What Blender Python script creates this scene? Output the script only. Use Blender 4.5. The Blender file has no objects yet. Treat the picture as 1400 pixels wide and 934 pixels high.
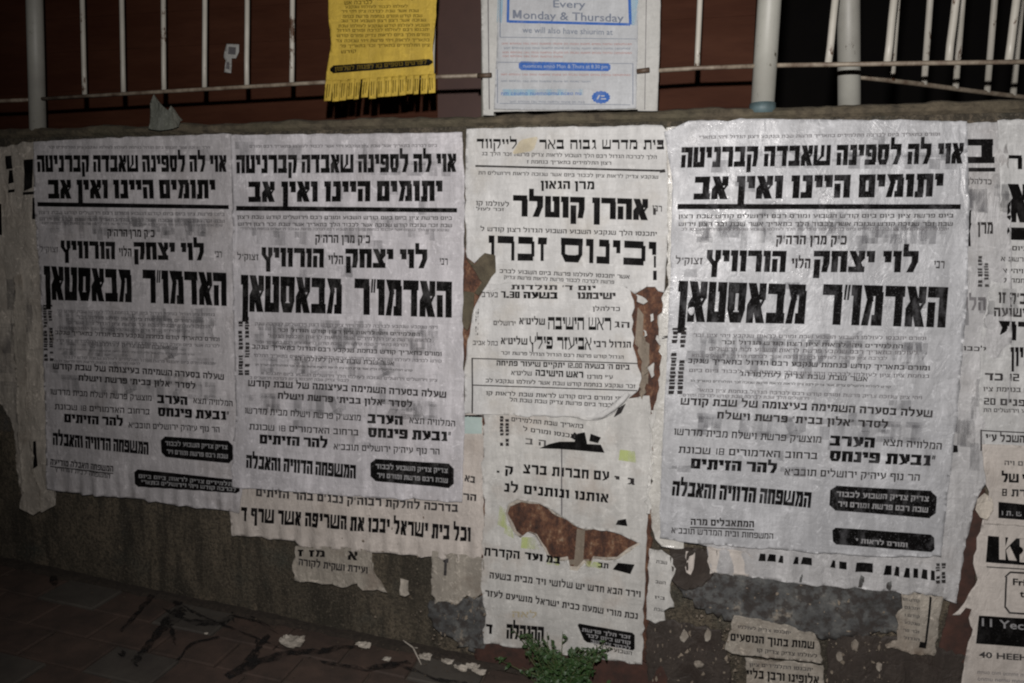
import bpy, math, random
import numpy as np
from mathutils import Vector, Matrix, noise
from mathutils.geometry import delaunay_2d_cdt
random.seed(7)
SC = bpy.context.scene
COL = SC.collection

# ---------------------------------------------------------------- camera, night world, flash
F_PX, YAW, PITCH, ROLL = 1018.56, 0.212457, 0.11402, 0.0122
EYE, D = 1.163, 2.2                       # eye height and distance of the wall face (metres)
cy, sy, cp, sp = math.cos(YAW), math.sin(YAW), math.cos(PITCH), math.sin(PITCH)
FWD = Vector((-sy*cp, cy*cp, -sp)); RT = Vector((cy, sy, 0)); UP = RT.cross(FWD)
RT2 = RT*math.cos(ROLL) + UP*math.sin(ROLL); UP2 = UP*math.cos(ROLL) - RT*math.sin(ROLL)
cam_d = bpy.data.cameras.new('camera'); cam = bpy.data.objects.new('camera', cam_d); COL.objects.link(cam)
cam_d.sensor_width = 36; cam_d.lens = 36*F_PX/1400; cam_d.clip_end = 200; cam_d.clip_start = 0.02
m = Matrix((RT2, UP2, -FWD)).transposed().to_4x4(); m.translation = (0, 0, EYE); cam.matrix_world = m
cam_d.dof.use_dof = True; cam_d.dof.focus_distance = 2.25; cam_d.dof.aperture_fstop = 11
SC.camera = cam
w = bpy.data.worlds.new('World'); SC.world = w; w.use_nodes = True
w.node_tree.nodes['Background'].inputs[0].default_value = (0.016, 0.0115, 0.010, 1)
w.node_tree.nodes['Background'].inputs[1].default_value = 0.32
fl = bpy.data.lights.new('flash', 'SPOT'); flo = bpy.data.objects.new('flash', fl); COL.objects.link(flo)
fl.energy = 246; fl.color = (1.0, .955, .93); fl.shadow_soft_size = 0.022
fl.spot_size = math.radians(138); fl.spot_blend = 1.0
flo.location = (-0.02, -0.02, EYE+0.30)
flo.rotation_euler = (Vector((0.22, D, 1.18))-flo.location).to_track_quat('-Z', 'Y').to_euler()
SC.view_settings.view_transform = 'Standard'; SC.view_settings.look = 'None'
SC.view_settings.exposure = 0; SC.view_settings.gamma = 1
SC.cycles.pixel_filter_type = 'BLACKMAN_HARRIS'; SC.cycles.filter_width = 2.15
SC.cycles.max_bounces = 4

# ---------------------------------------------------------------- small helpers
def ray(px, py):
    return (RT2*((px-700)/F_PX) - UP2*((py-467)/F_PX) + FWD)
def pw(px, py, y=D):                       # where the photo shows a point of the plane Y = y
    r = ray(px, py); t = y/r.y
    return (r.x*t, EYE + r.z*t)
GA = pw(10, 769); GB = pw(620, 897)          # foot of the wall: the pavement slopes down to the right
GS = (GB[1]-GA[1])/(GB[0]-GA[0]); G0 = GA[1]-GS*GA[0]
def zg(x): return G0+GS*x
def pz(px, py, h):                         # ... of the sloping pavement, h above it
    r = ray(px, py); t = (G0+h-EYE)/(r.z-GS*r.x)
    return (r.x*t, r.y*t)
def tag(o, label=None, cat=None, group=None, kind=None):
    if label: o['label'] = label
    if cat: o['category'] = cat
    if group: o['group'] = group
    if kind: o['kind'] = kind
    return o
def empty(name, loc, *a, **k):
    o = bpy.data.objects.new(name, None); COL.objects.link(o); o.location = loc; o.empty_display_size = .05
    return tag(o, *a, **k)
def mesh(name, verts, faces, mat, parent=None, smooth=False):
    me = bpy.data.meshes.new(name); me.from_pydata([tuple(v) for v in verts], [], faces)
    if smooth: me.polygons.foreach_set('use_smooth', [True]*len(me.polygons))
    me.materials.append(mat); me.update()
    o = bpy.data.objects.new(name, me); COL.objects.link(o)
    if parent:
        o.parent = parent; o.matrix_parent_inverse = Matrix.Translation(parent.location).inverted()
    return o
class MB:
    def __init__(s): s.v = []; s.f = []
    def add(s, vs, fs):
        b = len(s.v); s.v += [tuple(v) for v in vs]; s.f += [tuple(b+i for i in f) for f in fs]
    def box(s, x0, x1, y0, y1, z0, z1):
        s.add([(x0,y0,z0),(x1,y0,z0),(x1,y1,z0),(x0,y1,z0),(x0,y0,z1),(x1,y0,z1),(x1,y1,z1),(x0,y1,z1)],
              [(0,3,2,1),(4,5,6,7),(0,1,5,4),(1,2,6,5),(2,3,7,6),(3,0,4,7)])
    def tube(s, pts, rads, n=12, caps=True):
        pts = [Vector(p) for p in pts]
        if not hasattr(rads, '__len__'): rads = [rads]*len(pts)
        b = len(s.v); L = len(pts)
        for i, p in enumerate(pts):
            t = (pts[min(i+1, L-1)]-pts[max(i-1, 0)]).normalized()
            a = t.cross(Vector((0.03, 1, 0.02))); a.normalize(); c = t.cross(a)
            for k in range(n):
                q = 2*math.pi*k/n
                s.v.append(tuple(p+(a*math.cos(q)+c*math.sin(q))*rads[i]))
        for i in range(L-1):
            for k in range(n):
                k2 = (k+1) % n
                s.f.append((b+i*n+k, b+i*n+k2, b+(i+1)*n+k2, b+(i+1)*n+k))
        if caps:
            s.f.append(tuple(b+k for k in range(n))[::-1]); s.f.append(tuple(b+(L-1)*n+k for k in range(n)))
    def build(s, name, mat, parent=None, smooth=False): return mesh(name, s.v, s.f, mat, parent, smooth)

# ---------------------------------------------------------------- materials
class NT:
    def __init__(s, name):
        s.m = bpy.data.materials.new(name); s.m.use_nodes = True; s.t = s.m.node_tree; s.n = s.t.nodes
        s.b = s.n['Principled BSDF']; s.out = s.n['Material Output']
        s.g = s.n.new('ShaderNodeNewGeometry')
    def pos(s, scale=(1,1,1), off=(0,0,0), rot=0):
        mp = s.n.new('ShaderNodeMapping'); s.t.links.new(s.g.outputs['Position'], mp.inputs['Vector'])
        mp.inputs['Scale'].default_value = scale; mp.inputs['Location'].default_value = off; mp.inputs['Rotation'].default_value = (0, rot, 0)
        return mp.outputs[0]
    def noise(s, scale, detail=4, rough=.55, vec=None, dist=0):
        n = s.n.new('ShaderNodeTexNoise'); n.inputs['Scale'].default_value = scale
        n.inputs['Detail'].default_value = detail; n.inputs['Roughness'].default_value = rough; n.inputs['Distortion'].default_value = dist
        s.t.links.new(vec if vec else s.g.outputs['Position'], n.inputs['Vector']); return n.outputs['Fac']
    def ramp(s, src, stops):
        r = s.n.new('ShaderNodeValToRGB'); s.t.links.new(src, r.inputs[0]); e = r.color_ramp.elements
        while len(e) < len(stops): e.new(.5)
        for k, (p, c) in enumerate(stops):
            e[k].position = p; e[k].color = (c, c, c, 1) if not hasattr(c, '__len__') else (*c, 1)
        return r.outputs[0]
    def mix(s, fac, a, b, mode='MIX'):
        mx = s.n.new('ShaderNodeMix'); mx.data_type = 'RGBA'; mx.blend_type = mode
        for sock, v in ((mx.inputs[0], fac), (mx.inputs[6], a), (mx.inputs[7], b)):
            if hasattr(v, 'is_linked'): s.t.links.new(v, sock)
            elif hasattr(v, '__len__'): sock.default_value = (*v, 1)
            else: sock.default_value = v
        return mx.outputs[2]
    def math(s, op, a, b=0.0):
        q = s.n.new('ShaderNodeMath'); q.operation = op
        for i, v in enumerate((a, b)):
            if hasattr(v, 'is_linked'): s.t.links.new(v, q.inputs[i])
            else: q.inputs[i].default_value = v
        return q.outputs[0]
    def col(s, c):
        if hasattr(c, 'is_linked'): s.t.links.new(c, s.b.inputs['Base Color'])
        else: s.b.inputs['Base Color'].default_value = (*c, 1)
    def rough(s, c):
        if hasattr(c, 'is_linked'): s.t.links.new(c, s.b.inputs['Roughness'])
        else: s.b.inputs['Roughness'].default_value = c
    def bump(s, h, strength=.5, dist=.002, prev=None):
        b = s.n.new('ShaderNodeBump'); b.inputs['Strength'].default_value = strength; b.inputs['Distance'].default_value = dist
        s.t.links.new(h, b.inputs['Height'])
        if prev: s.t.links.new(prev, b.inputs['Normal'])
        s.t.links.new(b.outputs[0], s.b.inputs['Normal']); return b.outputs[0]

def paper_mat(name, c, dirt=.35, dirtcol=(.16,.12,.085), wet=.3, streak=.35, seed=0, fold=1.0):
    n = NT(name); o = (seed*3.1, seed*1.7, seed*2.3)
    big = n.noise(7, 5, .6, n.pos(off=o)); vert = n.noise(26, 4, .6, n.pos((1,1,.18), o)); fine = n.noise(140, 3, .6, n.pos(off=o))
    hz = n.noise(30, 4, .6, n.pos((.25,1,1), o))
    d = tuple(x*.50 for x in c); g1 = n.noise(70, 5, .75, n.pos((1,1,.2), o), .8); g2 = n.noise(80, 5, .75, n.pos((.16,1,1), o), .8); g3 = n.noise(4.5, 6, .72, n.pos(off=o)); sm = n.noise(55, 6, .75, n.pos((.7,1,.7), o), 1.2)
    base = n.mix(n.ramp(vert, [(.36, 0), (.68, 1)]), d, c)
    base = n.mix(1-streak, base, c)
    base = n.mix(n.ramp(hz, [(.5, 0), (.72, .30*streak*2)]), base, tuple(x*.7 for x in c))
    base = n.mix(n.ramp(fine, [(.25, .25), (.6, 0)]), base, tuple(x*.55 for x in c))
    base = n.mix(n.math('MULTIPLY', n.ramp(g1, [(.48, 0), (.62, 1)]), .42*streak), base, tuple(x*.42 for x in c))
    base = n.mix(n.math('MULTIPLY', n.ramp(g2, [(.50, 0), (.62, 1)]), .40*streak), base, tuple(x*.42 for x in c))
    base = n.mix(n.math('MULTIPLY', n.ramp(g3, [(.40, 1), (.60, 0)]), .65*streak), base, tuple(x*.5 for x in c))
    base = n.mix(n.math('MULTIPLY', n.ramp(sm, [(.56, 0), (.66, 1)]), .5*streak), base, tuple(x*1.45 for x in c))
    dm = n.math('MULTIPLY', n.ramp(big, [(.52, 0), (.78, 1)]), dirt)
    base = n.mix(dm, base, dirtcol)
    n.col(base)
    cr = n.noise(16, 6, .62, n.pos((1,1,.55), o), .8)
    ridge = n.math('ABSOLUTE', n.math('SUBTRACT', cr, .5))
    v = n.n.new('ShaderNodeTexVoronoi'); v.feature = 'DISTANCE_TO_EDGE'; v.inputs['Scale'].default_value = 17
    n.t.links.new(n.mix(.12, n.pos((1,1,.7), o), n.noise(9, 2)), v.inputs['Vector'])
    p = n.bump(ridge, .55*fold, .012)
    p = n.bump(n.ramp(v.outputs[0], [(0, 0), (.07, 1)]), .22*fold, .0015, p)
    n.bump(n.noise(420, 2, .5, n.pos(off=o)), .38, .0012, p)
    n.rough(n.ramp(n.noise(11, 3, .6, n.pos(off=o)), [(.35, .75-.42*wet), (.65, .85-.2*wet)]))
    n.b.inputs['Specular IOR Level'].default_value = .25+.3*wet
    if wet > .7:
        sp = n.noise(260, 3, .7, n.pos(off=(o[0]+5, 0, o[2]))); lo = n.noise(9, 3, .6, n.pos(off=(o[0], 0, o[2]+3)))
        gl = n.math('MULTIPLY', n.ramp(sp, [(.585, 0), (.62, 1)]), n.ramp(lo, [(.48, 0), (.60, 1)]))
        hb_ = n.n.new('ShaderNodeBump'); hb_.inputs['Strength'].default_value = .55; hb_.inputs['Distance'].default_value = .0022; n.t.links.new(n.noise(190, 2, .5), hb_.inputs['Height'])
        n.t.links.new(gl, n.b.inputs['Coat Weight']); n.b.inputs['Coat Roughness'].default_value = .17; n.t.links.new(hb_.outputs[0], n.b.inputs['Coat Normal'])
    if False:
        n.b.inputs['Coat Roughness'].default_value = .13
        n.t.links.new(n.ramp(n.noise(75, 5, .7, n.pos(off=o)), [(.55, 0), (.66, min(.4, wet-.6))]), n.b.inputs['Coat Weight'])
    return n.m
def ink_mat(name, c=(.004,.0037,.0037), worn=.10, wc=(.16,.155,.155), seed=0):
    n = NT(name); o = (seed*2.7, 0, seed*1.9)
    a = n.noise(34, 5, .65, n.pos((1,1,.5), o)); b = n.noise(230, 3, .6, n.pos(off=o))
    f = n.math('MULTIPLY', n.ramp(a, [(.5, 0), (.72, 1)]), worn)
    base = n.mix(f, c, wc)
    base = n.mix(n.ramp(b, [(.60, 0), (.70, min(1, worn*1.3))]), base, wc)
    n.col(base); n.rough(.6); n.b.inputs['Specular IOR Level'].default_value = .03
    n.bump(n.noise(60, 4), .35, .003)
    return n.m
def ghost_mat(name, c=(.1,.1,.105), alpha=.3, seed=0):
    n = NT(name); n.col(c); n.rough(.7)
    a = n.noise(30, 4, .6, n.pos((1,1,.3), (seed*2.1, 0, seed)))
    al = n.math('MULTIPLY', n.ramp(a, [(.38, .12), (.62, 1)]), alpha)
    n.t.links.new(al, n.b.inputs['Alpha']); return n.m
def simple(name, c, rough=.7, var=.3, scale=30, bump=.3, c2=None, stretch=(1,1,1), metallic=0, bd=.002):
    n = NT(name); v = n.noise(scale, 5, .6, n.pos(stretch))
    n.col(n.mix(n.ramp(v, [(.3, 0), (.7, 1)]), c2 if c2 else tuple(x*(1-var) for x in c), c))
    n.rough(rough); n.b.inputs['Metallic'].default_value = metallic
    if bump: n.bump(n.noise(scale*3, 4), bump, bd)
    return n.m

M = {}
M['p1'] = paper_mat('greyish_wet_paper', (.60,.58,.595), .3, wet=.4, streak=.75, seed=1)
M['p2'] = paper_mat('pale_grey_wet_paper', (.62,.605,.63), .22, wet=.4, streak=.75, seed=2)
M['p3'] = paper_mat('bluish_wet_paper', (.52,.53,.55), .15, (.2,.18,.17), wet=1.1, streak=.75, seed=3, fold=1.1)
M['u1'] = paper_mat('yellowed_layered_paper', (.60,.55,.48), .55, wet=.2, streak=1.1, seed=4, fold=1.6)
M['u2'] = paper_mat('peach_old_paper', (.58,.53,.485), .35, wet=.3, streak=.5, seed=5, fold=1.2)
M['u3'] = paper_mat('grey_old_paper', (.52,.52,.525), .3, wet=.9, streak=.7, seed=6, fold=1.2)
M['c1'] = paper_mat('cream_white_paper', (.585,.585,.575), .35, (.3,.26,.19), wet=.3, streak=.42, seed=7)
M['c1b'] = paper_mat('white_paper', (.585,.585,.575), .35, (.33,.28,.2), wet=.3, streak=.42, seed=8)
M['c2'] = paper_mat('dull_white_paper', (.57,.565,.54), .4, (.26,.18,.12), wet=.4, streak=.55, seed=9)
M['cs'] = paper_mat('shiny_pasted_strip_paper', (.60,.59,.55), .35, (.24,.18,.12), wet=1.25, streak=.5, seed=10, fold=1.6)
M['r1'] = paper_mat('cool_white_paper', (.58,.585,.58), .25, wet=.5, streak=.6, seed=11)
M['r3'] = paper_mat('pinkish_white_paper', (.54,.50,.46), .3, wet=.3, streak=.4, seed=12)
M['scrap'] = paper_mat('dirty_torn_paper', (.52,.475,.41), .7, wet=.2, streak=.7, seed=13, fold=1.6)
M['scrap3'] = paper_mat('grimy_brown_torn_paper', (.46,.42,.36), .8, (.12,.085,.06), wet=.2, streak=1.1, seed=19, fold=1.8)
M['scrap2'] = paper_mat('brownish_paper_crumb', (.27,.225,.175), .9, (.09,.06,.045), wet=.2, streak=.8, seed=18)
M['scrapd'] = paper_mat('dark_soaked_paper', (.060,.048,.040), .9, (.02,.013,.010), wet=.35, streak=.9, seed=14, fold=1.8)
M['yellow'] = paper_mat('yellow_paper', (.55,.385,.055), .22, (.25,.15,.03), wet=.2, streak=.5, seed=15)
M['white'] = paper_mat('white_board', (.44,.44,.42), .2, (.25,.23,.18), wet=.25, streak=.25, seed=16, fold=.6)
M['flyer'] = paper_mat('pale_blue_white_paper', (.42,.435,.45), .12, (.28,.24,.24), wet=.3, streak=.3, seed=17, fold=.7)
M['ink'] = ink_mat('black_print'); M['inkw'] = ink_mat('worn_black_print', worn=.32, wc=(.18,.18,.19), seed=2)
M['ink2'] = ink_mat('slightly_worn_black_print', worn=.22, wc=(.18,.175,.175), seed=8)
M['inks'] = ink_mat('small_black_print', (.022,.02,.02), .3, (.2,.195,.195), seed=3)
M['inkf'] = ink_mat('faded_small_print', (.042,.04,.04), .35, (.24,.235,.235), seed=4)
M['inkg'] = ink_mat('grey_small_print', (.11,.105,.11), .5, (.27,.265,.27), seed=5)
M['inkwhite'] = ink_mat('reversed_white_print', (.24,.24,.245), .6, (.05,.05,.05), seed=6)
M['ghost'] = ghost_mat('print_showing_through', alpha=.30); M['ghost3'] = ghost_mat('print_showing_through_bluish', (.09,.09,.1), .32, 3)
M['rust'] = None
n = NT('rusty_torn_layers')
a = n.noise(30, 8, .8, n.pos((1,1,.6)), .15); b = n.noise(75, 5, .7)
c = n.ramp(a, [(.36, (.012,.006,.005)), (.46, (.060,.024,.013)), (.53, (.115,.048,.025)), (.60, (.20,.11,.06)), (.66, (.33,.25,.18))])
n.col(n.mix(n.ramp(b, [(.4, 0), (.65, .6)]), c, (.04,.02,.014))); n.rough(.85); n.bump(n.noise(45, 6, .7), .9, .006); M['rust'] = n.m
M['greentone'] = ghost_mat('lime_marker', (.45,.55,.12), .5)
M['blueink'] = ink_mat('blue_print', (.035,.10,.32), .25, (.3,.33,.4)); M['greyblue'] = ink_mat('grey_blue_print', (.13,.15,.19), .3, (.3,.3,.33))
M['lilac'] = ghost_mat('lilac_tint', (.33,.30,.45), .55); M['cyan'] = ghost_mat('pale_cyan_tint', (.22,.42,.55), .6)
M['redprint'] = ink_mat('reddish_print', (.30,.13,.11), .3, (.38,.33,.33)); M['oliveink'] = ink_mat('olive_print', (.085,.06,.01), .3, (.30,.21,.03))
M['tape'] = simple('yellowed_tape', (.42,.37,.26), .4)
M['teal'] = simple('pale_teal_sticker', (.34,.42,.40), .6, .12)

# painted steel
n = NT('chipped_white_painted_steel')
a = n.noise(24, 6, .7, n.pos((1,1,.45))); b = n.noise(9, 4, .6)
c = n.mix(n.ramp(b, [(.35, 0), (.7, 1)]), (.44,.42,.37), (.35,.335,.29))
c = n.mix(n.ramp(a, [(.57, 0), (.62, 1)]), c, (.075,.038,.02)); n.col(c); n.rough(.45); n.bump(a, .25, .002); M['steel'] = n.m
n = NT('greenish_white_painted_post')
a = n.noise(30, 6, .75, n.pos((1,1,.6))); b = n.noise(6, 4, .6)
c = n.mix(n.ramp(b, [(.35, 0), (.7, 1)]), (.33,.33,.295), (.24,.235,.21))
c = n.mix(n.ramp(a, [(.62, 0), (.67, 1)]), c, (.06,.05,.035)); n.col(c); n.rough(.5); n.bump(a, .25, .002); M['post'] = n.m
M['rail'] = simple('rust_spotted_rail_paint', (.30,.26,.20), .55, c2=(.075,.045,.03), scale=26, stretch=(1,1,1))
M['brownboard'] = None
n = NT('red_brown_painted_board')
a = n.noise(5, 5, .6, n.pos((.5,1,2))); b = n.noise(70, 4, .6, n.pos((.15,1,1)))
c = n.mix(n.ramp(a, [(.3, 0), (.7, 1)]), (.043,.015,.008), (.064,.025,.014))
c = n.mix(n.ramp(b, [(.4, 0), (.7, .35)]), c, (.03,.010,.006)); n.col(c); n.rough(.7); n.b.inputs['Specular IOR Level'].default_value = .08; n.bump(b, .25, .002); M['brownboard'] = n.m
M['mauveboard'] = simple('faded_mauve_brown_board', (.056,.025,.019), .65, .22, 9, .2)
# old dirty render of the wall
n = NT('stained_cement_render')
a = n.noise(6, 7, .68, n.pos((1,1,.5))); b = n.noise(22, 6, .65, n.pos((1,1,.16))); c_ = n.noise(90, 5, .7)
c = n.mix(n.ramp(a, [(.38, 0), (.62, 1)]), (.044,.038,.026), (.135,.110,.076))
c = n.mix(n.ramp(b, [(.40, .8), (.52, 0)]), c, (.024,.020,.013)); c = n.mix(n.ramp(n.noise(48, 6, .75, n.pos((1,1,.7))), [(.55, 0), (.68, .7)]), c, (.02,.017,.012))
c = n.mix(n.ramp(n.noise(14, 6, .7, n.pos((1,1,.6),(3,0,8))), [(.585, 0), (.66, .75)]), c, (.21,.165,.115))
c = n.mix(n.ramp(n.noise(4, 4, .6, n.pos((1,1,1),(9,0,2))), [(.55, 0), (.68, .55)]), c, (.04,.05,.042))
c = n.mix(n.ramp(c_, [(.42, .75), (.52, 0)]), c, (.030,.025,.017)); c = n.mix(n.ramp(n.noise(150, 4, .7, n.pos(off=(3,0,1))), [(.56, 0), (.64, .55)]), c, (.19,.16,.12))
n.col(c); n.rough(.9)
p = n.bump(a, .6, .02); n.bump(c_, 1.0, .012, p); M['wall'] = n.m
n = NT('mossy_concrete_edge')
a = n.noise(28, 6, .7); b = n.noise(7, 4, .6)
c = n.mix(n.ramp(a, [(.35, 0), (.65, 1)]), (.042,.034,.022), (.115,.093,.062)); c = n.mix(n.ramp(b, [(.45, 0), (.65, .5)]), c, (.055,.052,.03))
n.col(c); n.rough(.92); n.bump(a, 1, .008); M['coping'] = n.m
M['paver'] = simple('dusty_red_grey_paver', (.078,.050,.038), .85, scale=11, c2=(.034,.024,.019), bump=.6, bd=.003)
M['paver2'] = simple('grey_paver', (.072,.064,.053), .85, scale=11, c2=(.042,.036,.031), bump=.6, bd=.003)
M['joint'] = simple('sandy_joint', (.085,.065,.048), .95, .4, 60)
M['dark_mark'] = ghost_mat('near_black_marks', (.006,.005,.005), .95)  # near-black, almost opaque colour for the branching ribbons
M['leaf'] = simple('weed_leaf', (.032,.070,.016), .55, .45, 40, .1, c2=(.014,.038,.010))
M['stem'] = simple('weed_stem', (.07,.09,.03), .7, .3, 30, .1)
M['peel'] = None
n = NT('bluish_grey_paste_residue')
a = n.noise(14, 7, .72, n.pos((1,1,1),(4,0,1))); b = n.noise(45, 5, .65)
c = n.ramp(a, [(.34, (.022,.02,.018)), (.47, (.062,.064,.064)), (.58, (.10,.102,.098)), (.68, (.24,.21,.17))])
n.col(n.mix(n.ramp(b, [(.47, 0), (.58, .8)]), c, (.024,.018,.015))); n.rough(.75); n.bump(a, .8, .006); M['peel'] = n.m
M['redpaint'] = simple('faded_red_brown_plaster', (.060,.024,.016), .85, scale=26, c2=(.022,.012,.009), bump=.7)
M['earth'] = simple('dark_yard_earth', (.03,.026,.02), .95, .4, 10)

# ---------------------------------------------------------------- sheets of paper
def nz(x, z, s, k): return noise.noise(Vector((x*s+k*7.3, z*s-k*3.1, k*1.9)))
class Sheet:
    """A crumpled sheet pasted on the wall; outline is given as seen in the photograph."""
    def __init__(s, outline, off, amp=.0012, seed=1, plane=D, jag=.8, step=8, holes=(), ripple=None, lift=.003, thick=.0006, cell=.0095):
        s.off, s.amp, s.k, s.plane, s.ripple, s.lift, s.thick = off, amp, seed, plane, ripple, lift, thick
        rnd = random.Random(seed*91)
        def rag(ol):
            out = []
            for i, p in enumerate(ol):
                q = ol[(i+1) % len(ol)]; L = math.hypot(q[0]-p[0], q[1]-p[1]); nn = max(1, int(L/step))
                j = p[2] if len(p) > 2 else jag
                for k in range(nn):
                    t = k/nn; jx = rnd.gauss(0, j)*.55 if k else 0; jy = rnd.gauss(0, j)*.55 if k else 0
                    out.append(Vector(pw(p[0]+(q[0]-p[0])*t+jx, p[1]+(q[1]-p[1])*t+jy, plane)))
            return out
        px_ = [p[0] for p in outline]; py_ = [p[1] for p in outline]; s.cr = []
        for c_ in range(5 if max(px_)-min(px_) > 120 else 2):
            X, Z = pw(rnd.uniform(min(px_), max(px_)), rnd.uniform(min(py_), max(py_)), plane); a = rnd.choice((0, 1.57, .5, 2.4, 1.2))+rnd.gauss(0, .18)
            s.cr.append((X, Z, math.cos(a), math.sin(a), rnd.uniform(.0006, .0017)*min(1, amp/.0015), rnd.uniform(.05, .22)))
        s.ol = rag(outline); s.holes = [rag(h) for h in holes]; s.cell = cell
    def y(s, X, Z):
        d = s.amp*(nz(X, Z, 9, s.k)*1.2+nz(X, Z, 23, s.k+.5)*.65)
        if s.ripple:
            zc, w, a, wl = s.ripple; t = max(0, 1-abs(Z-zc)/w); d += a*t*math.sin(X*6.283/wl+2*nz(X, Z, 6, s.k))
        for (cx, cz, ca, sa, am, ln_) in s.cr:
            u = (X-cx)*ca+(Z-cz)*sa; v = -(X-cx)*sa+(Z-cz)*ca+.012*math.sin(u*19)
            if abs(v) < .045 and abs(u) < ln_*2.5: d += am*math.exp(-(v/.011)**2-(u/ln_)**2)
        return s.plane - s.off - d - s.amp*1.5
    def mesh(s, name, mat, parent=None):
        def inside(x, y, poly):
            c = False; j = len(poly)-1
            for i in range(len(poly)):
                if (poly[i].y > y) != (poly[j].y > y) and x < (poly[j].x-poly[i].x)*(y-poly[i].y)/(poly[j].y-poly[i].y)+poly[i].x: c = not c
                j = i
            return c
        vs = list(s.ol); ed = [(i, (i+1) % len(s.ol)) for i in range(len(s.ol))]
        for h in s.holes:
            b = len(vs); vs += h; ed += [(b+i, b+(i+1) % len(h)) for i in range(len(h))]
        nb = len(vs)
        xs = [v.x for v in s.ol]; zs = [v.y for v in s.ol]; c = s.cell
        x = min(xs)+c*.5; r = random.Random(5)
        while x < max(xs):
            z = min(zs)+c*.5
            while z < max(zs):
                q = Vector((x+r.uniform(-.2, .2)*c, z+r.uniform(-.2, .2)*c))
                if inside(q.x, q.y, s.ol) and not any(inside(q.x, q.y, h) for h in s.holes): vs.append(q)
                z += c
            x += c
        V, E, Fc, *_ = delaunay_2d_cdt([Vector((v.x, v.y)) for v in vs], ed, [], 1, 1e-6)
        Fc = [f for f in Fc if not any(inside(sum(V[i].x for i in f)/3, sum(V[i].y for i in f)/3, h) for h in s.holes)]
        cnt = {}
        for f in Fc:
            for i in range(3):
                e = (f[i], f[(i+1) % 3]); cnt[frozenset(e)] = cnt.get(frozenset(e), []) + [e]
        border = set(); be = []
        for k, v in cnt.items():
            if len(v) == 1: border |= set(k); be.append(v[0])
        P = []
        for i, v in enumerate(V):
            yy = s.y(v.x, v.y)
            if i in border: yy -= s.lift*max(0, .35+noise.noise(Vector((v.x*14, v.y*14, s.k+.2))))
            P.append((v.x, yy, v.y))
        nV = len(P)
        # orientation: front faces the camera (-Y)
        fs = []
        a = Fc[0]; flip = ((V[a[1]]-V[a[0]]).cross(V[a[2]]-V[a[0]])) < 0
        for f in Fc: fs.append(tuple(f[::-1]) if flip else tuple(f))
        bm_ = {}
        for i in border: bm_[i] = len(P); P.append((P[i][0], P[i][1]+s.thick+.0012, P[i][2]))
        for a_, b_ in be: fs.append((b_, a_, bm_[a_], bm_[b_]) if not flip else (a_, b_, bm_[b_], bm_[a_]))
        o = mesh(name, P, fs, mat, parent)
        o.data.polygons.foreach_set('use_smooth', [len(p.vertices) == 3 for p in o.data.polygons])
        return o

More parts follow.
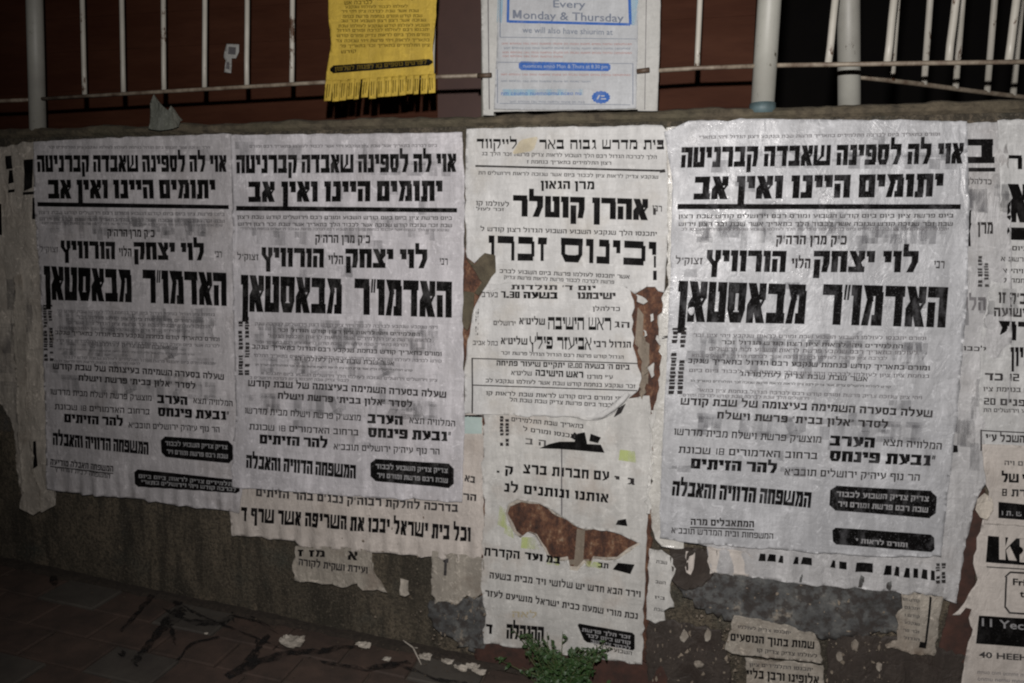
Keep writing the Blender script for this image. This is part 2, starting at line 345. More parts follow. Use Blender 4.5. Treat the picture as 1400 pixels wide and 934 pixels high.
# ---------------------------------------------------------------- block letters built as strokes
def glyph(ch, V, H):
    """strokes of one letter as quads; x to the right, height 0..1; returns (width, quads)"""
    q = []
    def hb(x0, x1, y1, h=None, sk=0): h = h or H; q.append([(x0, y1-h), (x1, y1-h), (x1+sk, y1), (x0+sk, y1)])
    def vb(x0, y0, y1, v=None, sk=0): v = v or V; q.append([(x0, y0), (x0+v, y0), (x0+v+sk, y1), (x0+sk, y1)])
    W = .52+V
    if ch == 'א':
        t = V*1.15; q.append([(W-t, 0), (W, 0), (t*.95, 1), (0, 1)])
        q.append([(W*.60, .42), (W*.72, .34), (W, .62), (W-V*.2, .66)]); vb(W-V*.95, .58, 1, V*.95)
        q.append([(0, 0), (V*.95, 0), (V*.95, .42), (W*.38, .62), (W*.26, .68), (0, .45)])
    elif ch == 'ב': hb(.02, W-.04, 1); vb(W-V-.06, H*.8, 1-H*.5); hb(0, W, H)
    elif ch == 'ג': W = .30+V; hb(.06, W-.06, 1); vb(W-V-.05, .12, 1-H*.5); q.append([(0, 0), (V*.9, 0), (W-.05, .42), (W-.05-V*.6, .40)]); vb(W-V*.8, 0, .2, V*.8)
    elif ch == 'ד': hb(0, W, 1); vb(W-V-.07, 0, 1-H*.5)
    elif ch == 'ה': hb(0, W, 1); vb(W-V, 0, 1-H*.5); vb(.03, 0, .62, V*.95)
    elif ch == 'ו': W = V+.10; hb(0, W, 1); vb(W-V, 0, 1-H*.5)
    elif ch == 'ז': W = V+.22; hb(0, W, 1, sk=.02); vb(.11, 0, 1-H*.5)
    elif ch == 'ח': hb(0, W, 1); vb(W-V, 0, 1-H*.5); vb(.03, 0, 1-H*.5)
    elif ch == 'ט': vb(0, H*.5, 1); hb(0, W, H); vb(W-V, H*.5, 1); hb(W*.5, W-V*.5, 1, H*.9)
    elif ch == 'י': W = V+.10; hb(0, W, 1); vb(W-V, .46, 1-H*.5)
    elif ch == 'כ': hb(.02, W-.06, 1); vb(W-V, H*.6, 1-H*.6); hb(0, W-.05, H)
    elif ch == 'ך': hb(0, W, 1); vb(W-V-.04, -.28, 1-H*.5)
    elif ch == 'ל': vb(0, 1-H, 1.32, V*.8); hb(0, W-.04, 1); q.append([(W-.04-V, .45), (W-.04, .45), (W-.04, 1-H*.5), (W-.04-V, 1-H*.5)]); q.append([(W*.25, 0), (W*.25+V*1.05, 0), (W-.04, .5), (W-.04-V, .5)])
    elif ch == 'מ': W += .04; q.append([(0, 0), (V*.9, 0), (V*1.35, .72), (V*.6, .72)]); q.append([(0, 1), (V*.8, 1), (V*1.4, .6), (V*.6, .6)]); hb(V*.7, W-.06, 1); vb(W-V, 0, 1-H*.6); hb(W*.48, W-V*.5, H)
    elif ch == 'ם': hb(0, W, 1); vb(W-V, 0, 1-H*.5); vb(.02, 0, 1-H*.5); hb(.02+V*.5, W-V*.5, H)
    elif ch == 'נ': W = .26+V; hb(.07, W-.02, 1); vb(W-V, H*.5, 1-H*.5); hb(0, W, H)
    elif ch == 'ן': W = V+.10; hb(0, W, 1); vb(W-V, -.28, 1-H*.5)
    elif ch == 'ס': hb(0, W, 1); vb(W-V-.01, .3, 1-H*.5); vb(.01, .3, 1-H*.5); q.append([(W*.2, 0), (W*.8, 0), (W-.01, .34), (W-V-.01, .34), (W*.66, H), (W*.34, H), (V+.01, .34), (.01, .34)])
    elif ch == 'ע': q.append([(W*.42, .1), (W*.42+V, .1), (V, 1), (0, 1)]); hb(0, V+.04, 1, H*.8); vb(W-V, .35, 1); q.append([(W*.0, 0), (V*.8, -.02), (W, .36), (W-V, .42)])
    elif ch == 'פ': hb(.02, W-.04, 1); vb(W-V, H*.5, 1-H*.5); hb(0, W-.04, H); vb(.02, .46, 1-H*.5, V*.9); hb(.02+V*.5, W*.56, .60, H*.75)
    elif ch == 'ף': hb(.02, W, 1); vb(W-V, -.28, 1-H*.5); vb(.02, .46, 1-H*.5, V*.9); hb(.02+V*.5, W*.56, .60, H*.75)
    elif ch == 'צ': q.append([(W-V*1.1, H*.4), (W, H*.4), (V, 1), (0, 1)]); vb(W-V, .62, 1); q.append([(W*.55, .5), (W*.68, .36), (W, .66), (W-V*.5, .72)]); hb(0, W, H)
    elif ch == 'ץ': vb(0, .6, 1); q.append([(0, .62), (V, .62), (W*.4+V, .30), (W*.4, .28)]); vb(W*.4, -.28, .5); vb(W-V, .58, 1); q.append([(W*.4+V*.6, .28), (W*.4+V, .40), (W, .62), (W-V, .62)])
    elif ch == 'ק': hb(0, W, 1); q.append([(W-V, .40), (W, .40), (W, 1-H*.5), (W-V, 1-H*.5)]); q.append([(W*.52, 0), (W*.52+V*.9, 0), (W, .44), (W-V, .44)]); vb(.04, -.28, .60, V*.95)
    elif ch == 'ר': hb(0, W-.03, 1); vb(W-V, 0, 1-H*.7)
    elif ch == 'ש': W += .10+max(0, V-.15)*1.5; V *= .92; H *= .9; vb(0, H*.3, 1, V*.9); hb(0, W, H); vb(W-V, H*.5, 1); vb(W*.5-V*.35, .42, 1, V*.8); q.append([(V*.4, H*.4), (V*.9, .15), (W*.5+V*.45, .48), (W*.5-V*.35, .48)])
    elif ch == 'ת': W += .06; hb(.06, W, 1); vb(W-V, 0, 1-H*.5); vb(.12, H*.5, 1-H*.5, V*.95); hb(0, .12+V*.9, H*.9)
    elif ch == ' ': W = .30
    elif ch in '"״': W = .26; q.append([(0, .62), (.09, .62), (.13, 1), (.03, 1)]); q.append([(.14, .62), (.23, .62), (.27, 1), (.17, 1)])
    elif ch in "'׳": W = .14; q.append([(0, .62), (.1, .62), (.14, 1), (.03, 1)])
    elif ch in '.,': W = V; q.append([(0, 0), (V, 0), (V, H), (0, H)])
    elif ch == '-': W = .25; hb(0, W, .55)
    elif ch == '(': W = .2; vb(.08, -.1, 1, .1)
    elif ch == ')': W = .2; vb(.02, -.1, 1, .1)
    elif ch in '0123456789':
        V *= .8; H *= .8; W = .58; on = {'0':'abcdef','1':'bc','2':'abged','3':'abgcd','4':'fgbc','5':'afgcd','6':'afgedc','7':'abc','8':'abcdefg','9':'abcdfg'}[ch]
        h = H*.85; v = V*.85
        if 'a' in on: hb(0, W, 1, h)
        if 'g' in on: hb(0, W, .5+h/2, h)
        if 'd' in on: hb(0, W, h, h)
        if 'b' in on: vb(W-v, .5, 1-h*.5, v)
        if 'c' in on: vb(W-v, h*.5 if ch != '7' else 0, .5, v)
        if 'f' in on: vb(0, .5, 1-h*.5, v)
        if 'e' in on: vb(0, h*.5, .5, v)
        if ch == '1': W = .3; q.clear(); vb(.12, 0, 1, v)
    return W, q
STY = {'haim': (.36, .27, .07), 'serif': (.12, .30, .12), 'mid': (.26, .25, .11), 'light': (.19, .20, .12)}
def heb(string, style, sp=None):
    """quads of a right-to-left line, natural width"""
    V, H, gap = STY[style]
    if sp: gap = sp
    toks = []; i = 0
    while i < len(string):
        if string[i].isdigit():
            j = i
            while j < len(string) and (string[j].isdigit() or string[j] in '.:'): j += 1
            toks += list(string[i:j])[::-1]; i = j
        else: toks.append(string[i]); i += 1
    x = 0; out = []
    for ch in toks[::-1]:
        W, q = glyph(ch, V, H)
        for p in q: out.append([(a+x, b) for a, b in p])
        x += W+gap
    return out, max(x-gap, .01)
def put(sheet, parent, name, polys, frame, mat, eps=.0007, pxmap=None, jit=0, maxlen=.009, label=None, kind=None, thin=False):
    """polys in line coordinates -> frame(u,v) in photo pixels -> on the crumpled sheet"""
    mb = MB(); zi = 0
    for p in polys:
        zi += 1; e = eps + (zi % 7)*.000012
        pts = []
        for i in range(len(p)): pts.append(frame(*p[i]))
        W = []
        for a in pts:
            if pxmap: W.append(Vector(pxmap(*a)))
            else: W.append(Vector(pw(a[0], a[1], sheet.plane)))
        if len(W) == 4:
            la = max((W[1]-W[0]).length, (W[2]-W[3]).length); lb = max((W[3]-W[0]).length, (W[2]-W[1]).length)
            na = max(1, math.ceil(la/maxlen)); nb = max(1, math.ceil(lb/maxlen)); base = len(mb.v)
            for j in range(nb+1):
                for i in range(na+1):
                    u, v = i/na, j/nb
                    P = (W[0]*(1-u)+W[1]*u)*(1-v)+(W[3]*(1-u)+W[2]*u)*v
                    mb.v.append((P.x, sheet.y(P.x, P.y)-e, P.y))
            for j in range(nb):
                for i in range(na):
                    a = base+j*(na+1)+i; mb.f.append((a, a+1, a+na+2, a+na+1))
        else:
            mb.add([(P.x, sheet.y(P.x, P.y)-e, P.y) for P in W], [tuple(range(len(W)))])
    o = mb.build(name, mat, parent)
    if label: o['label'] = label
    if kind: o['kind'] = kind
    return o
def line(sheet, parent, s, l, r, h, style='mid', mat=None, name='printed_line', hr=None, pxmap=None, eps=.0007, bow=0, sp=None):
    polys, W = heb(s, style, sp); hr = hr or h
    dx, dy = r[0]-l[0], r[1]-l[1]; L = math.hypot(dx, dy); ux, uy = dy/L, -dx/L
    if abs(dx) > abs(dy): ux *= .35               # letters stay nearly upright on sloping lines
    def fr(u, v):
        t = u/W; hh = h+(hr-h)*t
        return (l[0]+dx*t+ux*v*hh, l[1]+dy*t+uy*v*hh+bow*4*t*(1-t))
    return put(sheet, parent, name, polys, fr, mat or M['inks'], eps, pxmap)
def quad(sheet, parent, name, pts, mat, eps=.0007, pxmap=None, **k):
    return put(sheet, parent, name, [pts], lambda a, b: (a, b), mat, eps, pxmap, **k)
def rbox(pts, r=4):
    """rounded quad outline in pixels -> list of quads (a cross of rectangles with cut corners)"""
    (x0,y0),(x1,y1),(x2,y2),(x3,y3) = pts      # lt, rt, rb, lb
    def P(u, v): return ((x0*(1-u)+x1*u)*(1-v)+(x3*(1-u)+x2*u)*v, (y0*(1-u)+y1*u)*(1-v)+(y3*(1-u)+y2*u)*v)
    wu = r/max(1, math.hypot(x1-x0, y1-y0)); wv = r/max(1, math.hypot(x3-x0, y3-y0)); c = .3
    return [[P(wu,0),P(1-wu,0),P(1-wu,1),P(wu,1)], [P(0,wv),P(wu,c*wv*.5),P(wu,1-c*wv*.5),P(0,1-wv)], [P(1-wu,c*wv*.5),P(1,wv),P(1,1-wv),P(1-wu,1-c*wv*.5)]]
FILL = 'בתאריך שנקבע יתכנסו התלמידים לכבוד רבם ומורם הגדול זכר צדיק לברכה אשר הלך לעולמו ביום שבת קודש פרשת השבוע ויהי רצון שנזכה לראות בנחמת ציון וירושלים'.split()
def filler(k, n):
    r = random.Random(k); s = ''
    while len(s) < n: s += r.choice(FILL)+' '
    return s[:n].strip()
def smalltext(sheet, parent, l, r, h=5, mat=None, k=1, pxmap=None, bow=0, dens=None):
    n = int(dens or math.hypot(r[0]-l[0], r[1]-l[1])/(h*.92))
    return line(sheet, parent, filler(k, n), l, r, h, 'light', mat or M['inkf'], 'small_print_line', pxmap=pxmap, bow=bow)
def thing(name, px, py, off, *a, **k):
    X, Z = pw(px, py); return empty(name, (X, D-off, Z), *a, **k)

# ================================================================ THE SETTING
# ground: one sheet to the far dark, pavers on it near the wall
g = mesh('ground', [(x, y, zg(x)-.012) for x, y in ((-12,-9),(12,-9),(12,12),(-12,12))], [(0,1,2,3)], M['joint'], None); g['kind'] = 'structure'
pv = empty('pavement', (-1.6, 1.6, 0)); pv['kind'] = 'structure'
PL, PW_ = .222, .148
pm = {}
for mk in ('paver', 'paver2'):
    for var in range(3):
        mb = MB(); b = .004; x, y = PL/2-.0035, PW_/2-.0035; r = random.Random(var+3)
        t = [(sx*(x-b), sy_*(y-b), r.uniform(-.0012, .0012)) for sx, sy_ in ((-1,-1),(1,-1),(1,1),(-1,1))]
        u = [(sx*x, sy_*y, -.004) for sx, sy_ in ((-1,-1),(1,-1),(1,1),(-1,1))]
        dn = [(a, c, -.03) for a, c, _ in u]
        mb.add(t+u+dn, [(0,1,2,3)]+[(4+i, 4+(i+1)%4, (i+1)%4, i) for i in range(4)]+[(8+i, 8+(i+1)%4, 4+(i+1)%4, 4+i) for i in range(4)])
        me = bpy.data.meshes.new('paver'); me.from_pydata(mb.v, [], mb.f); me.materials.append(M[mk]); me.update(); pm[(mk, var)] = me
rr = random.Random(11); far = MB(); near = []
row = 0; y = D-.02-PW_/2
while y > .6:
    x = -4.2+(row % 2)*PL/2
    while x < 2.2:
        # in view?
        v = Vector((x, y, zg(x)))-Vector((0, 0, EYE)); dd = v.dot(FWD)
        px, py = 700+F_PX*v.dot(RT2)/dd, 467-F_PX*v.dot(UP2)/dd
        if -90 < px < 1490 and py < 1010: near.append((x, y, px, py))
        x += PL
    y -= PW_; row += 1
near.sort(key=lambda q: -q[3]*0 + abs(q[2]-300))
for i, (x, y, px, py) in enumerate(near[:300]):
    o = bpy.data.objects.new('paver', pm[('paver' if rr.random() < .62 else 'paver2', rr.randrange(3))]); COL.objects.link(o)
    o.parent = pv; o.location = (x-pv.location.x, y-pv.location.y, zg(x)+rr.uniform(-.002, .001)); o.rotation_euler = (rr.uniform(-.004,.004), -math.atan(GS)+rr.uniform(-.004,.004), rr.uniform(-.006,.006))
if len(near) > 300:
    mb = MB()
    for x, y, *_ in near[300:]: mb.box(x-PL/2+.004, x+PL/2-.004, y-PW_/2+.004, y+PW_/2-.004, zg(x)-.03, zg(x))
    o = mb.build('paving', M['paver'], pv); o['kind'] = 'stuff'

# thin near-black branching ribbons laid on the pavers
def dark_mark(path, name='pavement_mark'):
    return path
st = [[(165,862,3),(190,835,4),(215,806,7),(232,812,16)], [(183,908,9),(190,897,6),(205,878,6),(222,858,8),(240,842,12),(250,830,12)],
      [(250,828,12),(285,846,7),(320,860,6),(352,872,5),(380,884,4)], [(262,820,7),(300,824,6),(335,838,5),(372,858,5)],
      [(232,850,8),(236,868,8),(238,880,5)], [(310,925,8),(350,905,8),(395,892,7),(440,890,7),(470,884,6),(495,886,4)],
      [(330,912,6),(352,885,6),(368,868,4)], [(440,905,6),(500,915,7),(560,905,6)],[(320,850,3),(318,838,3),(322,830,3)],[(60,772,5),(75,785,9),(72,800,9)],[(20,772,3),(70,780,5),(125,790,4)],[(225,835,9),(262,850,10),(300,852,6),(318,842,4),(352,850,4),(380,866,4)],[(238,828,8),(252,812,6),(270,806,4)],[(350,872,3),(352,890,5),(345,905,4)],[(240,905,2),(262,880,3),(300,870,3)],[(160,893,4),(166,896,5),(170,890,4)],[(535,905,6),(600,930,8),(640,934,6)]]
mb = MB()
for pth in st:
    fine_ = []
    for i in range(len(pth)-1):
        for k in range(6):
            t = k/6; a, b = pth[i], pth[i+1]
            fine_.append((a[0]+(b[0]-a[0])*t+rr.gauss(0,.8), a[1]+(b[1]-a[1])*t+rr.gauss(0,.5), (a[2]+(b[2]-a[2])*t)*rr.uniform(.65,1.25)))
    fine_.append(pth[-1])
    base = len(mb.v)
    for q in fine_:
        hv = q[2]*.8
        for s_ in (-1, 1):
            X, Y = pz(q[0]+s_*hv*.7, q[1]+s_*hv*.6, .004); Y = min(Y, D-.004); mb.v.append((X, Y, .0042))
    for i in range(len(fine_)-1): mb.f.append((base+2*i, base+2*i+1, base+2*i+3, base+2*i+2))
for i, v in enumerate(mb.v): mb.v[i] = (v[0], v[1], zg(v[0])+.0032+.0000007*i)
o = mb.build('branching_marks', M['dark_mark']); tag(o, kind='stuff')

mb = MB(); r = random.Random(14); nseg = 160
for i in range(nseg+1):
    x = -3.2+4.6*i/nseg; wd = .018+.022*abs(noise.noise(Vector((x*5, 0, 2))))+.012*r.random()
    mb.v += [(x, D+.03, zg(x)+.007+.006*r.random()), (x, D-wd*.5, zg(x)+.004+.006*r.random()), (x, D-wd*1.2, zg(x)-.001)]
for i in range(nseg):
    for k in range(2): mb.f.append((i*3+k, i*3+k+1, (i+1)*3+k+1, (i+1)*3+k))
dd_ = mb.build('dirt', simple('packed_street_dirt', (.045,.034,.025), .95, .6, 60, 1.0, bd=.006)); tag(dd_, kind='stuff')

# the wall: rendered face, low plinth, rough concrete edge on top
wall = empty('wall', (0, D+.12, 0), 'low cement rendered wall plastered with posters under a metal fence', 'wall')
ZT = pw(350, 165)[1]; ZB = pw(640, 172)[1]+.004
XL, XR = -6.0, 3.2
# bumpy face as a grid
gx = np.concatenate([np.linspace(XL, -2.3, 8)[:-1], np.linspace(-2.3, 1.6, 200), np.linspace(1.6, XR, 6)[1:]]); gz = np.linspace(-.42, ZB, 96)
V_, F_ = [], []
for j, z in enumerate(gz):
    for i, x in enumerate(gx):
        dpt = .010*nz(x, z, 2.6, 3)+.005*nz(x, z, 9, 4)+.0025*nz(x, z, 30, 5)
        V_.append((x, D+.0125-dpt*.75 if z < gz[-1] else D+.014, z))
nx_ = len(gx)
for j in range(len(gz)-1):
    for i in range(nx_-1): F_.append((j*nx_+i, j*nx_+i+1, (j+1)*nx_+i+1, (j+1)*nx_+i))
wf = mesh('wall_face', V_, F_, M['wall'], wall, True)
mb = MB(); mb.box(XL, XR, D+.03, D+.28, -.42, ZB-.01); mb.build('wall_core', M['wall'], wall)
V_, F_ = [], []
gx2 = np.linspace(XL, XR, 420)
prof = [(D+.26, ZB-.004), (D+.012, ZB-.004), (D+.004, ZB+.004), (D+.002, (ZB+ZT)/2), (D+.008, ZT-.006), (D+.022, ZT), (D+.26, ZT+.002)]
for x in gx2:
    for k, (y, z) in enumerate(prof):
        e = .006*nz(x, z, 16, 7+k) if 0 < k < 6 else 0
        V_.append((x, y+e, z+(.008*nz(x, 0, 7, 9)+.005*nz(x, 1, 30, 4) if k in (4, 5) else 0)))
np_ = len(prof)
for i in range(len(gx2)-1):
    for k in range(np_-1): F_.append((i*np_+k, i*np_+k+1, (i+1)*np_+k+1, (i+1)*np_+k))
mesh('coping', V_, [f[::-1] for f in F_], M['coping'], wall)

# reddish plaster patch and paste residues on the wall: thin irregular skins
def skin(name, ol, off, mat, parent=None, seed=1, jag=3, step=6, amp=.001, cell=.014, lift=0, **k):
    s = Sheet(ol, off, amp, seed, jag=jag, step=step, lift=lift, cell=cell, **k); return s, s.mesh(name, mat, parent)
s, o = skin('plaster_patch', [(655,872),(760,882),(882,905),(930,915),(935,990),(640,990)], .004, M['redpaint'], wall, 31)
s, o = skin('paste_residue', [(945,770),(1230,795),(1242,800),(1232,862),(1180,868),(1120,872),(1060,862),(1000,848),(950,830),(925,800)], .005, M['peel'], wall, 32, jag=6)
s, o = skin('paste_residue', [(588,820),(668,812),(672,880),(640,888),(600,862),(585,840)], .0045, M['peel'], wall, 33, jag=5)
s, o = skin('paste_residue', [(885,840),(985,860),(1000,920),(990,960),(885,960)], .0045, M['scrapd'], wall, 34)
s, o = skin('paste_residue', [(1130,862),(1235,870),(1330,900),(1330,990),(1130,990)], .0042, M['scrapd'], wall, 35)

# ---------------- fences
YF = D+.03
def z_at(px, py, y): return pw(px, py, y)[1]
fence = empty('fence', (*(pw(1045,150,YF)[0],), YF, ZB), 'white painted metal bar fence standing along the top of the poster wall', 'fence')
def post(px_t, px_b, yb, rad, mat, par, Y=YF, zt=2.35, name='post'):
    X0, Z0 = pw(px_b, yb, Y); X1, Z1 = pw(px_t, 0, Y)
    k = (zt-Z0)/(Z1-Z0); mb = MB()
    mb.tube([(X0, Y, Z0), (X0+(X1-X0)*.5*k, Y, Z0+(zt-Z0)*.5), (X0+(X1-X0)*k, Y, zt)], rad, 20)
    return mb.build(name, mat, par, True)
post(47, 52, 184, .026, M['post'], fence); post(1052, 1042, 153, .0315, M['post'], fence); post(668, 668, 160, .022, M['post'], fence)
mb = MB(); X0, Z0 = pw(1042, 156, YF); mb.tube([(X0, YF, Z0), (X0, YF, Z0+.028)], [.037, .035], 20); mb.build('post_collar', simple('blue_green_paint_smear', (.10,.15,.16), .6, .4, 40), fence, True)
rail_pts = [[(-60,141),(48,136.5)], [(48,136.3),(222,125.8),(350,118.5),(448,112.8),(600,105.6),(668,103.2)], [(874,99),(955,93.5),(1045,90.5)], [(1045,90.2),(1200,88),(1300,86.5),(1470,84.5)]]
for rp in rail_pts:
    mb = MB(); mb.tube([(pw(a, b, YF)[0], YF-.004, pw(a, b, YF)[1]) for a, b in rp], .0062, 8); mb.build('rail', M['rail'], fence, True)
for i, (xt, xb, yb) in enumerate([(110.5,114,131),(164.5,167,127),(221.5,222.5,125),(278.5,278,121.5),(336.5,336,118),(398.5,397.5,114.5),(461,460,110),(526,524,108),(592,590,106),
        (735,733,104),(806,803,102),(882,878,98),(957,953,93),(1142.5,1132.5,89),(1223,1213.5,87),(1308,1298,85),(1391,1380,84)]):
    X0, Z0 = pw(xb, yb, YF); X1, Z1 = pw(xt, 0, YF); k = (2.35-Z0)/(Z1-Z0)
    bow = rr.uniform(-.0012, .0012); rd = .0078 if i < 13 else .0098
    mb = MB(); mb.tube([(X0, YF+.006, Z0-.004), (X0+(X1-X0)*.3+bow, YF+.006, Z0+.3*(Z1-Z0)), (X0+(X1-X0)*.7, YF+.006, Z0+.7*(Z1-Z0)), (X0+(X1-X0)*k, YF+.006, 2.35)], rd, 10)
    mb.build('bar', M['steel'], fence, True)
# second fence going away from the wall
YR = D+.22
X0, ZR = pw(1166, 105, YR)
def hit_rear(px):                       # intersection with the vertical plane of the second fence
    r = ray(px, 120); A = Vector((X0, YR)); r2 = ray(1400, 133); t2 = (ZR-EYE)/r2.z; B = Vector((r2.x*t2, r2.y*t2)); d = B-A
    # r.x*t = A.x + d.x*s ; r.y*t = A.y + d.y*s
    den = r.x*(-d.y)+r.y*d.x; t = (A.x*(-d.y)+A.y*d.x)/den
    return r.x*t, r.y*t
rear = empty('fence', (X0, YR, ZB), 'second white bar fence running back into the dark yard behind the wall', 'fence')
post(1160, 1161, 156, .0315, M['post'], rear, YR)
pts = []
for px in (1162, 1200, 1260, 1330, 1400, 1450):
    x, y = hit_rear(px); pts.append((x, y, ZR+(.002 if px < 1300 else 0)))
mb = MB(); mb.tube(pts, .0075, 8); mb.build('rail', M['rail'], rear, True)
for px in (1218.5, 1263, 1306.5, 1350, 1386, 1425):
    x, y = hit_rear(px); mb = MB(); sc = y/2.3; mb.tube([(x, y, ZR-.03*sc*0), (x, y, ZR+.5), (x, y, 3.1)], .0088*min(1.25, sc**.6), 10); mb.build('bar', M['steel'], rear, True)

# boarded screen behind the fence
YP = D+.42
scr = empty('board_screen', (-.6, YP+.02, 1.0), 'dark red brown board screen standing close behind the bar fence', 'screen')
x_end = pw(1029, 100, YP)[0]; xm0 = pw(600, 100, YP)[0]; xm1 = pw(664, 100, YP)[0]
zz = 1.1; k = 0
while zz < 2.6:
    hgt = (.135, .152, .128, .144)[k % 4]
    for (a, b, mt, dy) in ((-4.2, xm0-.003, 'brownboard', 0), (xm1+.02, x_end, 'brownboard', 0)):
        mb = MB(); mb.add([(a, YP+.0015+dy, zz+.0005), (b, YP+.0015+dy, zz+.0005), (b, YP+.002+dy, zz+hgt), (a, YP+.002+dy, zz+hgt), (a, YP+.02, zz+.002), (b, YP+.02, zz+.002), (b, YP+.02, zz+hgt), (a, YP+.02, zz+hgt)],
              [(0,1,2,3),(4,7,6,5),(0,4,5,1),(1,5,6,2),(3,2,6,7),(0,3,7,4)])
        mb.build('board', M[mt], scr)
    zz += hgt; k += 1
mb = MB(); mb.box(xm0, xm1+.017, YP-.012, YP+.01, 1.1, 2.6); mb.build('upright_panel', M['mauveboard'], scr)
mb = MB(); mb.box(-3.6, x_end, YP-.018, YP-.006, ZT-.035, ZT+.035); mb.build('bottom_strip', simple('dark_red_strip', (.055,.012,.008), .6, .3, 20), scr)  # plain dark red strip along the foot of the boards
mb = MB(); mb.box(x_end+.002, x_end+.03, YP-.01, YP+.05, 1.05, 2.6); mb.build('end_post', M['brownboard'], scr)
# yard wall further back, the darkness of the night put into its colour
yw = empty('yard_wall', (2.0, 7.0, 0), 'wall coloured as dark as the night at the far side of the yard behind the fences', 'wall')
mb = MB(); mb.box(-8, 12, 7.0, 7.2, -1.2, 5); mb.build('wall_face', simple('night_darkened_plaster', (.012,.010,.009), .9, .3, 5), yw)

# ================================================================ PRINTED SHEETS
# ---- the funeral notice, printed alike on three posters; laid out in the pixels of the middle one
S11 = 1.1
PLC = {1: (-1.34952791, .0968384530, -.00603530654, .996781526), 2: (-.652300682, .0859953497, -.000476646, 1.01158048), 3: (.596128012, .0932392706, .00651195288, .991419912)}
def to_poster(n):
    x2, z2, r2, s2 = PLC[2]; xn, zn, rn, sn = PLC[n]
    def f(px, py):
        X, Z = pw(px, py); a, b = X/S11-x2, (Z-EYE)/S11-z2
        c, s = math.cos(-r2), math.sin(-r2); a, b = (c*a-s*b)/s2, (s*a+c*b)/s2
        c, s = math.cos(rn), math.sin(rn); return ((xn+sn*(c*a-s*b))*S11, EYE+(zn+sn*(s*a+c*b))*S11)
    return f
def vtext(sh, root, x0, x1, y0, y1, k, mat, pxmap=None, bg=None):
    """a narrow column of print running up the sheet"""
    r = random.Random(k); polys = []
    y = y0
    while y < y1:
        h = r.uniform(2.2, 5)
        for a, b in ((x0, x0+(x1-x0)*.45), (x0+(x1-x0)*.55, x1)):
            if r.random() < .85: polys.append([(a+r.uniform(0, 1.5), y), (b-r.uniform(0, 1.5), y), (b-r.uniform(0, 1.5), y+h), (a+r.uniform(0, 1.5), y+h)])
        y += h+r.uniform(.6, 1.6)
    return put(sh, root, 'upright_small_print', polys, lambda a, b: (a, b), mat, .0007, pxmap, kind='stuff')
def ghosts(sh, root, x0, x1, y0, y1, k, mat, pxmap=None, n=9, h=(14, 26)):
    r = random.Random(k); out = []
    for i in range(n):
        w_ = r.uniform(6, 22); x = x0+(x1-x0-w_)*(i+r.random()*.6)/n; y = r.uniform(y0, max(y0+1, y1-h[1])); hh = r.uniform(*h)
        out.append([(x, y+hh), (x+w_, y+hh+1), (x+w_-1, y), (x+1, y)])
        if r.random() < .5: out.append([(x-6, y+hh*.5), (x, y+hh*.5), (x, y), (x-6, y)])
    return put(sh, root, 'show_through_print', out, lambda a, b: (a, b), mat, .00025, pxmap, kind='stuff')
